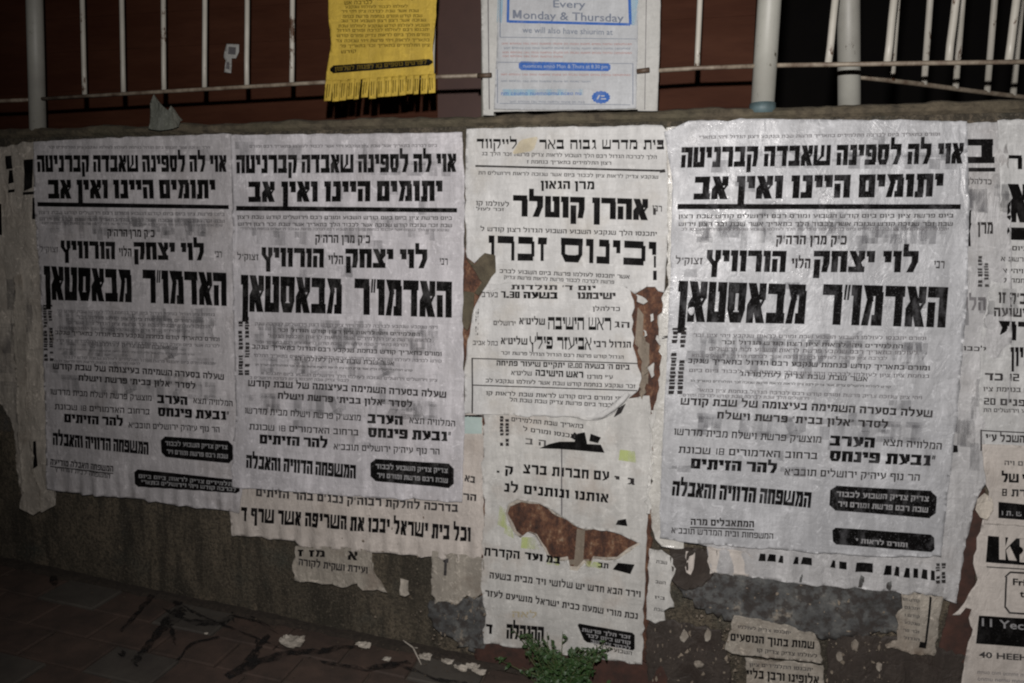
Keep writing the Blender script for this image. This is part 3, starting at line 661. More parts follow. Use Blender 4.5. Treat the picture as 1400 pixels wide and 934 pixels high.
def notice(n, sh, root, ink, small, grey, gh):
    pm_ = to_poster(n); A = dict(pxmap=pm_)
    ln = lambda s, l, r, h, st, mat, nm, **k: line(sh, root, s, l, r, h, st, mat, nm, pxmap=pm_, **k)
    ln('אוי לה לספינה שאבדה קברניטה', (327,238), (626,236), 25, 'haim', ink, 'headline')
    ln('יתומים היינו ואין אב', (343,277), (607,275.5), 28, 'haim', ink, 'headline')
    quad(sh, root, 'thick_rule', [(326.5,288.5),(627,291),(627,285),(326.5,282)], ink, **A)
    smalltext(sh, root, (328,299.5), (620,301), 4.6, grey, 11, pm_); smalltext(sh, root, (329,309), (620,311), 4.6, grey, 12, pm_)
    ln('כ"ק מרן הרה"ק', (434,332), (509,333), 11, 'mid', small, 'printed_line')
    ln('הורוויץ', (361,364), (446,366), 26, 'haim', ink, 'name_line'); ln('הלוי', (452,361), (472,361.5), 12, 'mid', small, 'printed_line')
    ln('לוי יצחק', (475,366), (587,367), 26, 'haim', ink, 'name_line')
    ln('זצוק"ל', (328,355), (357,356), 8, 'light', grey, 'printed_line'); ln('רבי', (603,362), (614,362.5), 9, 'light', small, 'printed_line')
    ln('מבאסטאן', (332.5,425.5), (470,429), 50, 'haim', ink, 'large_headline', sp=.06, hr=48); ln('האדמו"ר', (487,429.5), (619.5,434), 49, 'haim', ink, 'large_headline', sp=.06)
    smalltext(sh, root, (383,453), (576,459), 4.6, grey, 14, pm_)
    smalltext(sh, root, (348,476), (606,486), 5.5, small, 15, pm_); smalltext(sh, root, (405,492), (541,499), 5.5, grey, 16, pm_); smalltext(sh, root, (352,499), (566,507), 2.6, grey, 17, pm_)
    for q_, (a_, ya, b_, yb2, hh) in enumerate(((352,444,600,449,4),(370,461,592,467,4.4),(352,468.5,560,473,3.6),(350,487,606,495,4),(360,511,600,521,3.8),(345,517,480,521,3.4),(332,314.5,616,316.5,3.2),(345,203,600,202,3.6))):
        smalltext(sh, root, (a_,ya), (b_,yb2), hh, M['inkg'], 200+q_+n*20, pm_)
    vtext(sh, root, 329, 345, 433, 513, n, small, pm_)
    ln('שעלה בסערה השמימה בעיצומה של שבת קודש', (343,527), (612,543), 8.6, 'mid', small, 'printed_line', bow=-1)
    ln('לסדר "אלון בבית" פרשת וישלח', (383,544), (566,556), 8.4, 'mid', small, 'printed_line')
    ln('המלוויה תצא', (562,577), (624,582), 8, 'light', small, 'printed_line'); ln('הערב', (505,577), (553,580), 12.5, 'haim', ink, 'bold_word'); ln('מוצש"ק פרשת וישלח מבית מדרשו', (338,564), (496,574), 8, 'light', small, 'printed_line')
    ln('"גבעת פינחס', (506,596), (618,602), 13, 'haim', ink, 'bold_word'); ln('ברחוב האדמורים 18 שכונת', (344,586), (493,594), 8, 'light', small, 'printed_line')
    ln('להר הזיתים', (358,605), (451,611), 12.5, 'haim', ink, 'bold_word'); ln('הר נוף עיה"ק ירושלים תובב"א', (459,613), (603,620), 8, 'light', small, 'printed_line')
    ln('המשפחה הדוויה והאבלה', (339.5,638), (489,653), 18, 'haim', ink, 'signature_line', hr=19, sp=.06)
    b = put(sh, root, 'black_text_box', rbox([(509,625.5),(622.5,632.5),(622.5,666),(509,655.5)], 6), lambda a, b: (a, b), ink, .0007, pm_)
    for q, (yl, yr) in enumerate(((639,645),(651,658.5))):
        o = line(sh, None, filler(60+q, 22), (516+q*2,yl), (614,yr), 6.2, 'mid', M['inkwhite'], 'white_print_line', pxmap=pm_, eps=.0012); o.parent = b; o.matrix_parent_inverse = b.matrix_world.inverted(); 
        o.matrix_parent_inverse = Matrix.Translation(root.location).inverted() @ Matrix.Identity(4)
        o.matrix_parent_inverse = Matrix.Identity(4)
        o.parent = b
        FIX.append((o, b))
    for gi, (tx, l, r_, h) in enumerate((('אבדה לנו עטרת ראשנו', (350,472), (600,482), 32), ('זעקו שמים', (352,505), (560,514), 20), ('יתומים היינו ואין אב', (340,326), (612,330), 26), ('הספד מר', (400,236), (618,240), 20), ('נפלה עטרת', (350,560), (600,572), 26))):
        if gi > 0 and (gi+n) % 5 == 4: continue
        o = line(sh, root, tx, (l[0]+n*3, l[1]+n), (r_[0]+n*2-4, r_[1]+n), h, 'haim', gh, 'show_through_print', pxmap=pm_, eps=.00025); o['kind'] = 'stuff'
    ghosts(sh, root, 345, 612, 436, 500, n*5, gh, pm_, 13, (10, 30))
    ghosts(sh, root, 345, 612, 292, 345, n*7, gh, pm_, 12, (8, 22)); ghosts(sh, root, 330, 612, 505, 620, n*9, gh, pm_, 8, (6, 14)); ghosts(sh, root, 330, 620, 190, 420, n*11, gh, pm_, 14, (5, 20))
FIX = []

# --- old layers at the far left
R = thing('layered_paper', 30, 690, .004, 'yellowed torn layers of old posters at the far left edge of the wall', 'paper')
s = Sheet([(-60,208),(52,194),(70,300),(78,690),(60,700),(48,690),(36,696),(30,668),(24,640),(22,600),(14,570),(6,555),(-4,548),(-60,560)], .002, .0042, 21, jag=2.4, lift=.005, cell=.009)
s.mesh('paper_sheet', M['u1'], R)
for q in ([(11,232),(20,231),(18,213),(10,214)], [(14,252),(22,250),(20,233),(15,233)], [(14,264),(23,263),(23,259),(14,260)], [(35,262),(47,257),(48,218),(36,219)], [(34,267),(50,266),(50,262),(34,263)], [(47,300),(52,300),(51,270),(47,271)], [(-3,320),(5,322),(5,279),(-3,278)], [(49,640),(55,636),(52,602),(48,603)]):
    quad(s, R, 'letter_remnant', q, M['ink'])
ghosts(s, R, 0, 50, 330, 640, 5, M['ghost'], n=9, h=(30, 70))
R = thing('paper_strip', 44, 640, .009, 'narrow curling vertical strip of torn beige paper left of the leftmost funeral poster', 'paper')
s = Sheet([(22,380),(33,372),(40,450),(43,560),(50,640),(60,668),(62,695),(50,703),(31,694),(36,672),(33,640),(28,560),(24,470)], .007, .004, 22, jag=2, lift=.006, cell=.008); s.mesh('paper_sheet', M['scrap'], R)

# --- poster one
R = thing('funeral_poster', 190, 690, .005, 'leftmost large Hebrew funeral poster, dim grey, with two black boxes at its foot', 'poster', 'Hebrew funeral posters on the wall')
s = Sheet([(50,195),(120,190.5),(200,188),(290,184.5),(308,183),(324,186),(327,400),(331,560),(334,672),(330,700,2),(315,697,2),(265,692,2),(200,682,2),(112,673),(68,668),(66,560),(60,400),(52,280)], .0088, .0022, 23, jag=.8, ripple=(pw(200,690)[1], .14, .0042, .055))
s.mesh('paper_sheet', M['p1'], R)
notice(1, s, R, M['ink'], M['inks'], M['inkg'], M['ghost'])
b = put(s, R, 'black_text_box', rbox([(187,640),(331,655),(331,673),(188,664)], 4), lambda a, b: (a, b), M['ink'])
for q in range(2):
    o = line(s, None, filler(70+q, 30), (193+q*3, 652+q*8), (326, 663.5+q*7), 5, 'mid', M['inkwhite'], 'white_print_line', eps=.0012); FIX.append((o, b))
line(s, R, 'המשפחה האבלה מודיעה', (73,634), (158,644), 8, 'mid', M['inks']); quad(s, R, 'thin_rule', [(73,637),(158,647),(158,645.5),(73,635.5)], M['inks'])
line(s, R, 'המשפחה לבית הורוויץ', (80,642), (154,653), 6, 'light', M['inkf'])
# --- lower strip under poster two
R = thing('poster_strip', 480, 760, .004, 'peach coloured foot of an older poster with two Hebrew lines below the second funeral poster', 'poster')
s = Sheet([(310,650),(330,600),(660,560),(662,600),(661,660),(664,767,2),(650,768,2),(600,761,2),(560,757,2),(500,753,2),(420,748,2),(395,737,2),(318,733,2)], .002, .0035, 24, jag=1, ripple=(pw(480,752)[1], .12, .0055, .06), lift=.003)
s.mesh('paper_sheet', M['u2'], R)
line(s, R, 'בדרכה לחלקת רבוה"ק נבג"ם בהר הזיתים', (352,677), (627,699), 10.5, 'mid', M['inks'], bow=1)
line(s, R, 'וכל בית ישראל יבכו את השריפה אשר שרף ד', (331,711), (644,740), 19, 'haim', M['ink'], 'bold_line', hr=20, bow=-1, sp=.12)
line(s, R, 'בא', (636,657), (650,660), 9, 'mid', M['inks']); line(s, R, 'הר', (634,682), (652,684), 9, 'mid', M['inks'])
quad(s, R, 'faded_blue_patch', [(635,592),(660,592),(660,570),(635,568)], M['teal']); quad(s, R, 'thin_rule', [(633,569),(662,569.5),(662,566.5),(633,566.5)], M['ink'])
# --- poster two
R = thing('funeral_poster', 480, 680, .007, 'second large Hebrew funeral poster from the left, light grey, left of the cream poster', 'poster', 'Hebrew funeral posters on the wall')
s = Sheet([(320,186),(400,185),(500,184),(600,183),(634,182),(637,260),(636,350),(634,430),(637,560),(634,684,1.5),(560,681,1.5),(470,676,1.5),(400,670,1.5),(320,664,1.5),(326,560),(322,400)], .0115, .0022, 25, jag=.8, ripple=(pw(480,680)[1], .1, .002, .07))
s.mesh('paper_sheet', M['p2'], R)
notice(2, s, R, M['ink2'], M['inks'], M['inkf'], M['ghost'])

# --- centre column, behind: rust coloured torn layers
R = thing('torn_layer', 880, 560, .003, 'rust brown torn remains of older papers showing through the cream poster', 'paper')
s = Sheet([(628,340),(690,335),(905,350),(912,560),(892,640),(888,905),(655,885),(660,600),(628,470)], .0004, .0012, 26, jag=3, lift=0, cell=.012)
s.mesh('paper_sheet', M['rust'], R)
for q in ([(784,780),(797,776),(800,725),(789,722)], [(775,772),(806,770),(806,764),(772,765)], [(868,470),(878,480),(880,430),(872,420)], [(878,520),(886,525),(888,470),(880,465)]):
    quad(s, R, 'pale_fibre', q, M['scrap2'], eps=.0012)
# C2 lower sheet with the brown hole
R = thing('torn_poster', 770, 890, .005, 'lower white Hebrew poster with a long brown hole torn through it, above the weed', 'poster')
hole = [(692,700),(696,688),(708,682),(722,684),(738,687),(760,700),(775,709),(790,720),(812,722),(830,724),(850,730),(862,736),(876,742),(862,752),(845,763),(828,765),(812,762),(806,775),(800,768),(790,779),(780,778),(778,764),(760,766),(748,757),(740,742),(733,730),(722,726),(712,734),(703,726),(697,713)]
s = Sheet([(662,566),(720,566),(888,540),(892,600),(886,700),(884,742),(882,800,2),(878,906,2),(820,899,2),(735,889,3),(700,883,3),(662,879,3),(664,830,3),(658,800,3),(662,760,3),(664,700,2),(661,650,3)], .0058, .0018, 27, jag=1, holes=[hole], lift=.004, cell=.009)
s.mesh('paper_sheet', M['c2'], R)
ring = []
for hx in hole: ring.append(((hx[0]-775)*1.012+775, (hx[1]-730)*1.03+730))
inner = [((hx[0]-775)*.965+775+rr.gauss(0,1.2), (hx[1]-730)*.90+730+rr.gauss(0,1.2)) for hx in hole]
s2 = Sheet(ring, .0035, .0012, 127, jag=.3, holes=[[(a, b, 2) for a, b in inner]], lift=.001, cell=.008); s2.mesh('torn_paper_layer', M['scrap'], R)
smalltext(s, R, (700,575), (798,585), 5.5, M['inks'], 31); smalltext(s, R, (716,588), (790,599), 5.5, M['inks'], 32)
vtext(s, R, 684, 697, 568, 607, 9, M['inks'])
blob = [[(738,612),(765,613),(765,603),(752,606)], [(765,613),(790,615),(786,603),(765,603)], [(786,603),(790,615),(803,616),(803,604)], [(786,603),(803,604),(800,590),(790,592)], [(803,616),(827,618),(822,607),(803,606)], [(806,602),(818,605),(822,597),(808,592)], [(780,597),(790,603),(792,595),(786,590)]]
put(s, R, 'black_emblem_remnant', blob, lambda a, b: (a, b), M['ink'])
quad(s, R, 'thin_rule', [(767.5,705),(769.5,705),(769.3,612),(767.6,612)], M['inkg'])
line(s, R, 'ה ב', (719,606), (747,609), 8, 'light', M['inkf'])
line(s, R, 'עם חברות ברצ', (716,646), (833,656), 12.5, 'mid', M['ink'], sp=.13); line(s, R, 'ג י', (840,658), (868,662), 9, 'mid', M['inks']); line(s, R, 'ק ,', (680,645), (702,648), 11, 'mid', M['ink'])
line(s, R, 'אותנו ונותנים לנ', (690,671), (832,686), 12, 'mid', M['ink'], sp=.13)
line(s, R, 'הקדרת', (662,758), (711,763), 11, 'mid', M['ink']); line(s, R, 'במ ועד', (718,763), (766,770), 10, 'haim', M['ink']); line(s, R, 'תב', (818,774), (832,776), 7, 'mid', M['ink'])
quad(s, R, 'black_letter_remnant', [(838,777),(862,783),(868,770),(845,768)], M['ink']); quad(s, R, 'black_letter_remnant', [(842,716),(858,718),(856,708),(845,710)], M['ink'])
line(s, R, 'וירד הבא חדש יש שלושי ויד מבית בשעה', (670,789), (876,815), 8.6, 'mid', M['inks'], sp=.13)
line(s, R, 'נכת מורי שמעה כבית ישראל מושיעם לעזר', (664,813), (872,845), 8.2, 'mid', M['inks'], sp=.13)
line(s, R, 'ההנהלה', (693,871), (744,875), 20, 'haim', M['ink'], 'signature_line', sp=.05); line(s, R, 'ד', (665,864), (674,865), 13, 'haim', M['ink']); line(s, R, 'לאה', (701,842), (735,843), 8, 'light', M['tape'])
b = put(s, R, 'black_text_box', rbox([(789,850),(868,864),(868,888),(800,876)], 3), lambda a, b: (a, b), M['ink'])
for q in range(3):
    o = line(s, None, filler(80+q, 13), (796+q*6, 861+q*8), (862, 872+q*7.5), 4.6, 'mid', M['inkwhite'], 'white_print_line', eps=.0012); FIX.append((o, b))
smalltext(s, R, (812,884), (864,894), 5, M['inks'], 33)
for q in ([(713,748),(738,750),(732,733),(714,733)], [(681,716),(694,722),(692,696),(684,690)], [(748,770),(765,772),(765,762),(752,760)], [(800,772),(822,776),(822,768),(803,765)], [(846,628),(870,632),(868,616),(848,614)], [(690,728),(703,735),(702,722),(692,715)]):
    quad(s, R, 'lime_marker_stroke', q, M['greentone'], eps=.0003)
# C1 upper cream poster
R = thing('yeshiva_poster', 780, 380, .007, 'cream white Hebrew yeshiva poster with thin rule, torn along its foot, in the middle', 'poster')
s = Sheet([(639,177),(720,175),(800,174),(905,172),(912,180),(915,300),(908,400),(900,398,3),(884,392,3),(868,402,3),(856,392,3),(850,398,3),(830,400,3),(800,393,3),(780,398,3),(745,392,3),(720,399,3),(690,393,3),(672,398,3),(660,398,3),(655,402,2),(664,388,2),(678,372,2),(677,350,2),(664,347,2),(650,360,2),(640,352,2),(637,300),(637,240)], .006, .0018, 28, jag=.8, lift=.0035)
s.mesh('paper_sheet', M['c1'], R)
line(s, R, 'בית מדרש גבוה באר', (738,204.5), (908,205), 13, 'serif', M['ink'], 'headline'); line(s, R, 'לייקווד', (653,203.5), (708,204), 13, 'serif', M['ink'], 'headline')
put(s, R, 'yellowed_tape', rbox([(712,192),(737,187),(730,207),(700,212)], 3), lambda a, b: (a, b), M['tape'], .0008)
smalltext(s, R, (660,213), (898,218), 4.6, M['inkf'], 41); smalltext(s, R, (721,224), (836,226), 4.4, M['inkf'], 42)
quad(s, R, 'thin_rule', [(651,228.7),(908,235.6),(908,232.8),(651,226.2)], M['inks'])
smalltext(s, R, (655,239), (900,245), 4.4, M['inkf'], 43)
line(s, R, 'מרן הגאון', (740,258.5), (813,259.5), 11, 'mid', M['ink'], 'name_line')
line(s, R, 'אהרן קוטלר', (702,296), (886,301.5), 29, 'haim', M['ink'], 'large_headline')
smalltext(s, R, (652,281), (697,283), 6, M['inkf'], 44, dens=9); smalltext(s, R, (652,288), (690,289), 4, M['inkf'], 45, dens=8); line(s, R, 'רבי', (892,289), (905,290), 8, 'light', M['inkf'])
smalltext(s, R, (658,316), (898,323), 5.6, M['inks'], 46)
line(s, R, 'זכרו', (669,356), (748,357), 34, 'serif', M['ink'], 'large_headline', hr=32, sp=.12); line(s, R, 'יכינוס', (767,358), (897,364), 33, 'serif', M['ink'], 'large_headline', sp=.09)
smalltext(s, R, (684,373), (861,381), 5, M['inks'], 47); smalltext(s, R, (690,381), (840,388), 4.4, M['inkf'], 48)
for q in ([(894,366),(897,366),(897,350),(894,350)], [(893,383),(898,383),(898,370),(893,370)]): quad(s, R, 'letter_remnant', q, M['ink'])
# C1b the white card pasted over it
R = thing('meeting_notice', 760, 570, .009, 'white Hebrew notice with a thin ruled box pasted below the cream yeshiva poster', 'poster')
s = Sheet([(668,388,2),(700,386,2),(745,388,2),(800,386,2),(850,390,2),(862,396,2),(868,420,2),(864,450,2),(868,480,2),(872,500,2),(878,520,2),(872,534,2),(862,542,2),(852,552,2),(838,565,2),(820,573,2),(800,573),(770,568),(690,566),(636,565),(637,500),(646,440,2),(650,420,2)], .0082, .0022, 29, jag=2.0, lift=.003)
s.mesh('paper_sheet', M['c1b'], R)
line(s, R, "יום ד' תולדות", (700,395.5), (815,397), 6.5, 'mid', M['inks']); 
line(s, R, 'ישיבתנו', (790,408.5), (842,409), 9, 'haim', M['inks'], 'bold_word'); line(s, R, 'בשעה 7.30', (686,407), (763,408.5), 9, 'haim', M['ink'], 'bold_word'); line(s, R, 'בערב', (660,406), (682,406.5), 7, 'light', M['inkf'])
line(s, R, 'כדלהלן', (811,424.5), (848,425), 5.5, 'light', M['inks'])
line(s, R, 'ראש הישיבה', (750,450), (836,451), 17, 'serif', M['ink'], 'name_line', sp=.07); line(s, R, 'שליט"א', (711,443), (746,444), 9, 'mid', M['inks']); line(s, R, 'ירושלים', (676,444), (706,445), 6, 'light', M['inkf']); line(s, R, "הג", (840,447), (861,448), 8, 'light', M['inks'])
line(s, R, 'אביעזר פילץ', (725,476), (809,478), 17, 'serif', M['ink'], 'name_line', sp=.07); line(s, R, 'שליט"א', (686,470), (722,471), 9, 'mid', M['inks']); line(s, R, 'בתל אביב', (648,471), (682,472), 6, 'light', M['inkf']); line(s, R, 'הגדול רבי', (812,474), (863,475), 8.5, 'mid', M['inks'])
smalltext(s, R, (686,484), (853,490), 4.4, M['inks'], 51)
for nm, q in (('box_rule', [(646,490),(872,497),(872,495.6),(646,488.6)]), ('box_rule', [(648,526.5),(872,534),(872,532.6),(648,525)]), ('box_rule', [(646.2,564),(648.2,564),(648,488.6),(646,488.6)])): quad(s, R, nm, q, M['inks'])
line(s, R, "ביום ה' בשעה 12.00 יתקיים שיעור פתיחה", (680,499), (861,505), 7, 'mid', M['inks']); line(s, R, 'ראש הישיבה', (733,513), (798,516), 8.5, 'mid', M['ink']); line(s, R, 'ע"י מורנו', (803,517), (838,518), 5.5, 'light', M['inks']); line(s, R, 'שליט"א', (700,512), (728,513), 6, 'light', M['inks'])
smalltext(s, R, (665,522), (869,530), 5, M['inks'], 52); smalltext(s, R, (666,539), (856,547), 5.2, M['inks'], 53); smalltext(s, R, (698,548), (842,556), 5, M['inks'], 54)
vtext(s, R, 651, 656, 422, 458, 8, M['inks'])
# curled corner of that notice
R = thing('paper_curl', 845, 565, .016, 'curled torn corner of white paper at the lower right of the ruled notice', 'paper')
mb = MB(); cpts = [(792,572,.004),(808,574,.006),(825,571,.009),(842,560,.010),(854,549,.009),(862,540,.005)]
L_ = []
for i, (a, b, o_) in enumerate(cpts):
    for j, (dx, dy, dd) in enumerate(((0,0,0),(-1,-3,.004),(-3,-6,.002),(-5,-8,-.003))):
        X, Z = pw(a+dx, b+dy); mb.v.append((X, D-.004-o_-dd, Z))
for i in range(len(cpts)-1):
    for j in range(3): mb.f.append((i*4+j, (i+1)*4+j, (i+1)*4+j+1, i*4+j+1))
o = mb.build('paper_sheet', M['c1b'], R, True); sm = o.modifiers.new('thickness', 'SOLIDIFY'); sm.thickness = .0008
quad(Sheet([(800,560),(870,560),(870,600)], .0205, 0, 1), R, 'printed_fragment', [(840,568),(850,562),(856,550),(846,556)], M['inks'])
# shiny strip between the centre and poster three
R = thing('pasted_strip', 905, 730, .006, 'narrow crumpled shiny white strip between the middle posters and the right funeral poster', 'paper')
s = Sheet([(911,176),(935,172),(938,400),(930,600),(935,748,2),(905,745,3),(896,735,3),(890,700,3),(889,640,3),(893,580,3),(898,545,4),(902,500,4),(904,470,4),(899,440,4),(908,400,4),(914,390,2),(913,300)], .0075, .003, 36, jag=1.2, lift=.004, cell=.008)
s.mesh('paper_sheet', M['cs'], R)
for q in ([(899,199),(906,199),(905,192),(900,193)], [(902,237),(910,236),(909,232),(903,233)], [(893,294),(897,294),(897,285),(893,285)], [(905,463),(916,461),(914,458),(906,459)]): quad(s, R, 'letter_remnant', q, M['inks'])
# rusty shreds along that tear
R = thing('paper_shred', 885, 550, .008, 'rust stained pale shreds of paper along the torn seam right of the ruled notice', 'paper')
for q, sd in (([(874,452),(880,458),(882,480),(888,492),(886,508),(883,520),(884,535),(878,545),(874,536),(877,510),(875,488),(872,470)], 41), ([(869,402),(878,405),(886,412),(880,416),(871,412)], 61), ([(889,430),(893,428),(894,437),(890,440)], 62), ([(890,498),(894,495),(895,512),(891,516),(888,508)], 63), ([(880,450),(884,452),(885,458),(881,460)], 64), ([(898,458),(908,460),(916,463),(914,470),(902,472)], 65), ([(890,560),(896,560),(892,640),(889,700),(884,700),(887,640)], 42)):
    s = Sheet([(a, b, 3) for a, b in q], .008, .003, sd, lift=.008, cell=.006, step=5); s.mesh('shred', M['scrap2' if sd == 41 else 'c2'], R)
sheet_d = Sheet([(632,398),(650,400),(648,432),(640,452),(632,444)], .0088, .002, 43, jag=1, cell=.008)
R = thing('torn_layer', 640, 440, .009, 'dark olive torn patch beside the left edge of the ruled notice', 'paper'); sheet_d.mesh('paper_sheet', M['coping'], R)
R = thing('torn_layer', 662, 372, .009, 'small dark olive tear at the left of the cream yeshiva poster', 'paper')
s = Sheet([(638,353),(651,362),(664,346),(678,349),(679,372),(668,388),(656,404),(650,400),(660,386),(652,372)], .0066, .002, 44, jag=1.6, cell=.008); s.mesh('paper_sheet', M['coping'], R)

# --- old layer under poster three
R = thing('old_poster', 1150, 800, .004, 'older grey Hebrew poster showing below and right of the rightmost funeral poster', 'poster')
s = Sheet([(935,700),(1290,172),(1372,166),(1380,300),(1380,500),(1376,610),(1354,650),(1340,668),(1331,690,2),(1318,745,2),(1305,822,2),(1290,818,2),(1272,811,2),(1200,806,2),(1150,802,2),(1075,794,2),(1020,786,2),(985,782,3),(972,780,2),(966,745,2),(955,742)], .0065, .0026, 37, jag=1, ripple=(pw(1150,790)[1], .12, .0045, .08), lift=.004)
s.mesh('paper_sheet', M['u3'], R)
line(s, R, 'ב', (1320,224), (1357,224), 33, 'haim', M['ink'], 'large_letter'); quad(s, R, 'thick_rule', [(1320,235.5),(1358,235.5),(1358,230),(1320,230)], M['ink']); line(s, R, 'כדלהלן', (1321,252), (1353,253), 7, 'light', M['inkf'])
put(s, R, 'black_letter_remnant', [[(1314,337),(1325,337),(1324,318),(1314,316)], [(1315,318),(1323,318),(1326,306),(1316,300)], [(1314,302),(1325,306),(1326,288),(1317,287)]], lambda a, b: (a, b), M['ink'])
ghosts(s, R, 1316, 1352, 255, 300, 3, M['ghost3'], n=5, h=(20, 40)); ghosts(s, R, 1300, 1345, 380, 660, 4, M['ghost3'], n=8, h=(20, 40)); line(s, R, 'מרן', (1334,320), (1355,320), 16, 'mid', M['inks'])
line(s, R, 'הלוי', (1310,424), (1345,424), 18, 'mid', M['inkg']); line(s, R, 'לכבוד', (1306,478), (1346,480), 6, 'light', M['inks'])
for q in ([(1301,529),(1307,529),(1306,503),(1302,503)], [(1299,540),(1309,540),(1309,536),(1299,536)], [(1295,618),(1308,617),(1307,608),(1295,606)]): quad(s, R, 'letter_remnant', q, M['ink'])
x = 1033; rq = random.Random(5); pl = []
for (a, b, y0) in ((1036,1046,763),(1048,1060,765),(1063,1070,766),(1083,1091,768),(1094,1109,770),(1134,1141,773),(1146,1156,775),(1168,1192,777),(1206,1218,781),(1221,1228,782),(1233,1242,784),(1247,1254,785),(1258,1266,785),(1270,1276,784)):
    yb = y0-10+((b*.045)-48)*1; hh = 9 if b < 1160 else 12
    y1 = 752+ (a-1033)*.098+ 0; 
    pl.append([(a, y1+hh+3), (b, y1+hh+4), (b, y1+3), (a+rq.uniform(0, 4), y1+2)])
put(s, R, 'cut_off_headline', pl, lambda a, b: (a, b), M['ink'], kind='stuff')
vtext(s, R, 1277, 1292, 768, 792, 19, M['inks'])
# --- poster three
R = thing('funeral_poster', 1110, 750, .007, 'rightmost large Hebrew funeral poster, bluish grey, wet and shiny, right of the cream poster', 'poster', 'Hebrew funeral posters on the wall')
s = Sheet([(908,182,1.5),(922,176,1.5),(932,171,2),(942,166.5,1.5),(1020,164.5),(1120,165),(1220,166),(1318,168),(1322,280),(1318,420),(1306,560),(1292,680),(1284,758,1.5),(1200,758,1.5),(1100,752,1.5),(1000,744,1.5),(930,738,2),(902,733,2),(903,660),(908,560),(913,460),(917,360),(919,250)], .0135, .0022, 38, jag=.8, lift=.003)
s.mesh('paper_sheet', M['p3'], R)
notice(3, s, R, M['inkw'], M['inks'], M['inkf'], M['ghost3'])
b = put(s, R, 'black_text_box', rbox([(1136,718),(1274,728),(1275,752),(1137,741)], 4), lambda a, b: (a, b), M['inkw'])
o = line(s, None, filler(90, 13), (1168,739), (1238,745), 6, 'mid', M['inkwhite'], 'white_print_line', eps=.0012); FIX.append((o, b))
line(s, R, 'המתאבלים מרה', (944,715), (1030,718), 8.5, 'mid', M['inks']); quad(s, R, 'thin_rule', [(943,719),(1030,722),(1030,720.4),(943,717.4)], M['inks'])
line(s, R, 'המשפחות ובית המדרש תובב"א', (918,726), (1056,734), 7.5, 'light', M['inks'])

# --- right column
R = thing('side_poster', 1380, 600, .006, 'cool white Hebrew poster with a big alef, cut off by the right edge', 'poster')
s = Sheet([(1361,166),(1480,160),(1480,620),(1345,612),(1336,560),(1340,450),(1358,345),(1364,330),(1364,240),(1362,200)], .0085, .0022, 45, jag=1.2, lift=.003)
s.mesh('paper_sheet', M['r1'], R)
line(s, R, 'יתר', (1376,232), (1428,233), 19, 'mid', M['ink'], 'headline'); line(s, R, "בא", (1374,304), (1442,306), 52, 'haim', M['ink'], 'large_headline')
quad(s, R, 'thick_rule', [(1368,328),(1470,330),(1470,313),(1368,311)], M['ink'])
for i, (y, h, a, mt) in enumerate(((342,6,1366,'inks'),(357,6,1366,'inkf'),(373,6,1368,'inks'),(386,6,1368,'inks'),(534,6,1342,'inkf'),(562,5,1342,'inkf'))): smalltext(s, R, (a,y), (1468,y+3), h, M[mt], 100+i)
vtext(s, R, 1334, 1350, 350, 392, 33, M['inkf'])
line(s, R, 'כ"ק זו', (1362,414), (1400,416), 15, 'mid', M['inks']); line(s, R, 'כי ישועה', (1356,432), (1420,434), 12, 'mid', M['inks']); line(s, R, 'רמ', (1362,464), (1412,466), 26, 'haim', M['ink'], 'headline')
line(s, R, 'ציון //', (1350,500), (1408,500), 26, 'mid', M['ink'], 'headline'); line(s, R, 'ה 12 כד', (1344,519), (1410,521), 10, 'mid', M['inks']); line(s, R, 'בפנים 20', (1343,552), (1410,555), 9, 'mid', M['inks'])
for q in ([(1338,588),(1470,594),(1470,592.5),(1338,586.5)], [(1338,615),(1340,615),(1340,586),(1338,586)]): quad(s, R, 'box_rule', q, M['inks'])
line(s, R, "השכל ע\"י", (1345,602), (1398,604), 10, 'mid', M['inks'])
ghosts(s, R, 1340, 1400, 200, 560, 14, M['ghost'], n=9, h=(14, 40))
R = thing('side_poster', 1375, 710, .007, 'small white Hebrew poster with a black band, right edge, above the English one', 'poster')
s = Sheet([(1340,606),(1480,610),(1480,722),(1342,714),(1346,690),(1349,670),(1342,640)], .0105, .0022, 46, jag=1.4, lift=.004)
s.mesh('paper_sheet', M['r3'], R)
smalltext(s, R, (1370,634), (1460,637), 6, M['inkf'], 110); line(s, R, 'שני של', (1366,657), (1420,659), 12, 'haim', M['ink'], 'bold_line'); line(s, R, 'ואירת 8', (1367,676), (1420,678), 10, 'mid', M['inks'])
b = quad(s, R, 'black_text_box', [(1362,706),(1470,714),(1470,694),(1362,684)], M['ink'])
o = smalltext(s, None, (1366,702), (1460,707), 6, M['inkwhite'], 111); FIX.append((o, b))
# dark gap between old poster and side posters
R = thing('torn_layer', 1335, 800, .002, 'dark red brown bare strip between the right posters near the lower right corner', 'paper')
s = Sheet([(1326,672),(1346,668),(1350,720),(1335,780),(1330,905),(1290,990),(1268,990),(1283,880),(1300,820)], .0015, .0015, 47, jag=2, lift=0, cell=.015); s.mesh('paper_sheet', M['redpaint'], R)
R = thing('crumpled_scrap', 1340, 700, .01, 'small crumpled olive beige scrap just left of the black band', 'paper')
s = Sheet([(1333,680),(1343,672),(1352,678),(1354,694),(1346,708),(1336,704),(1330,694)], .009, .006, 48, jag=1.5, cell=.006, lift=.006); s.mesh('paper_sheet', M['scrap'], R)

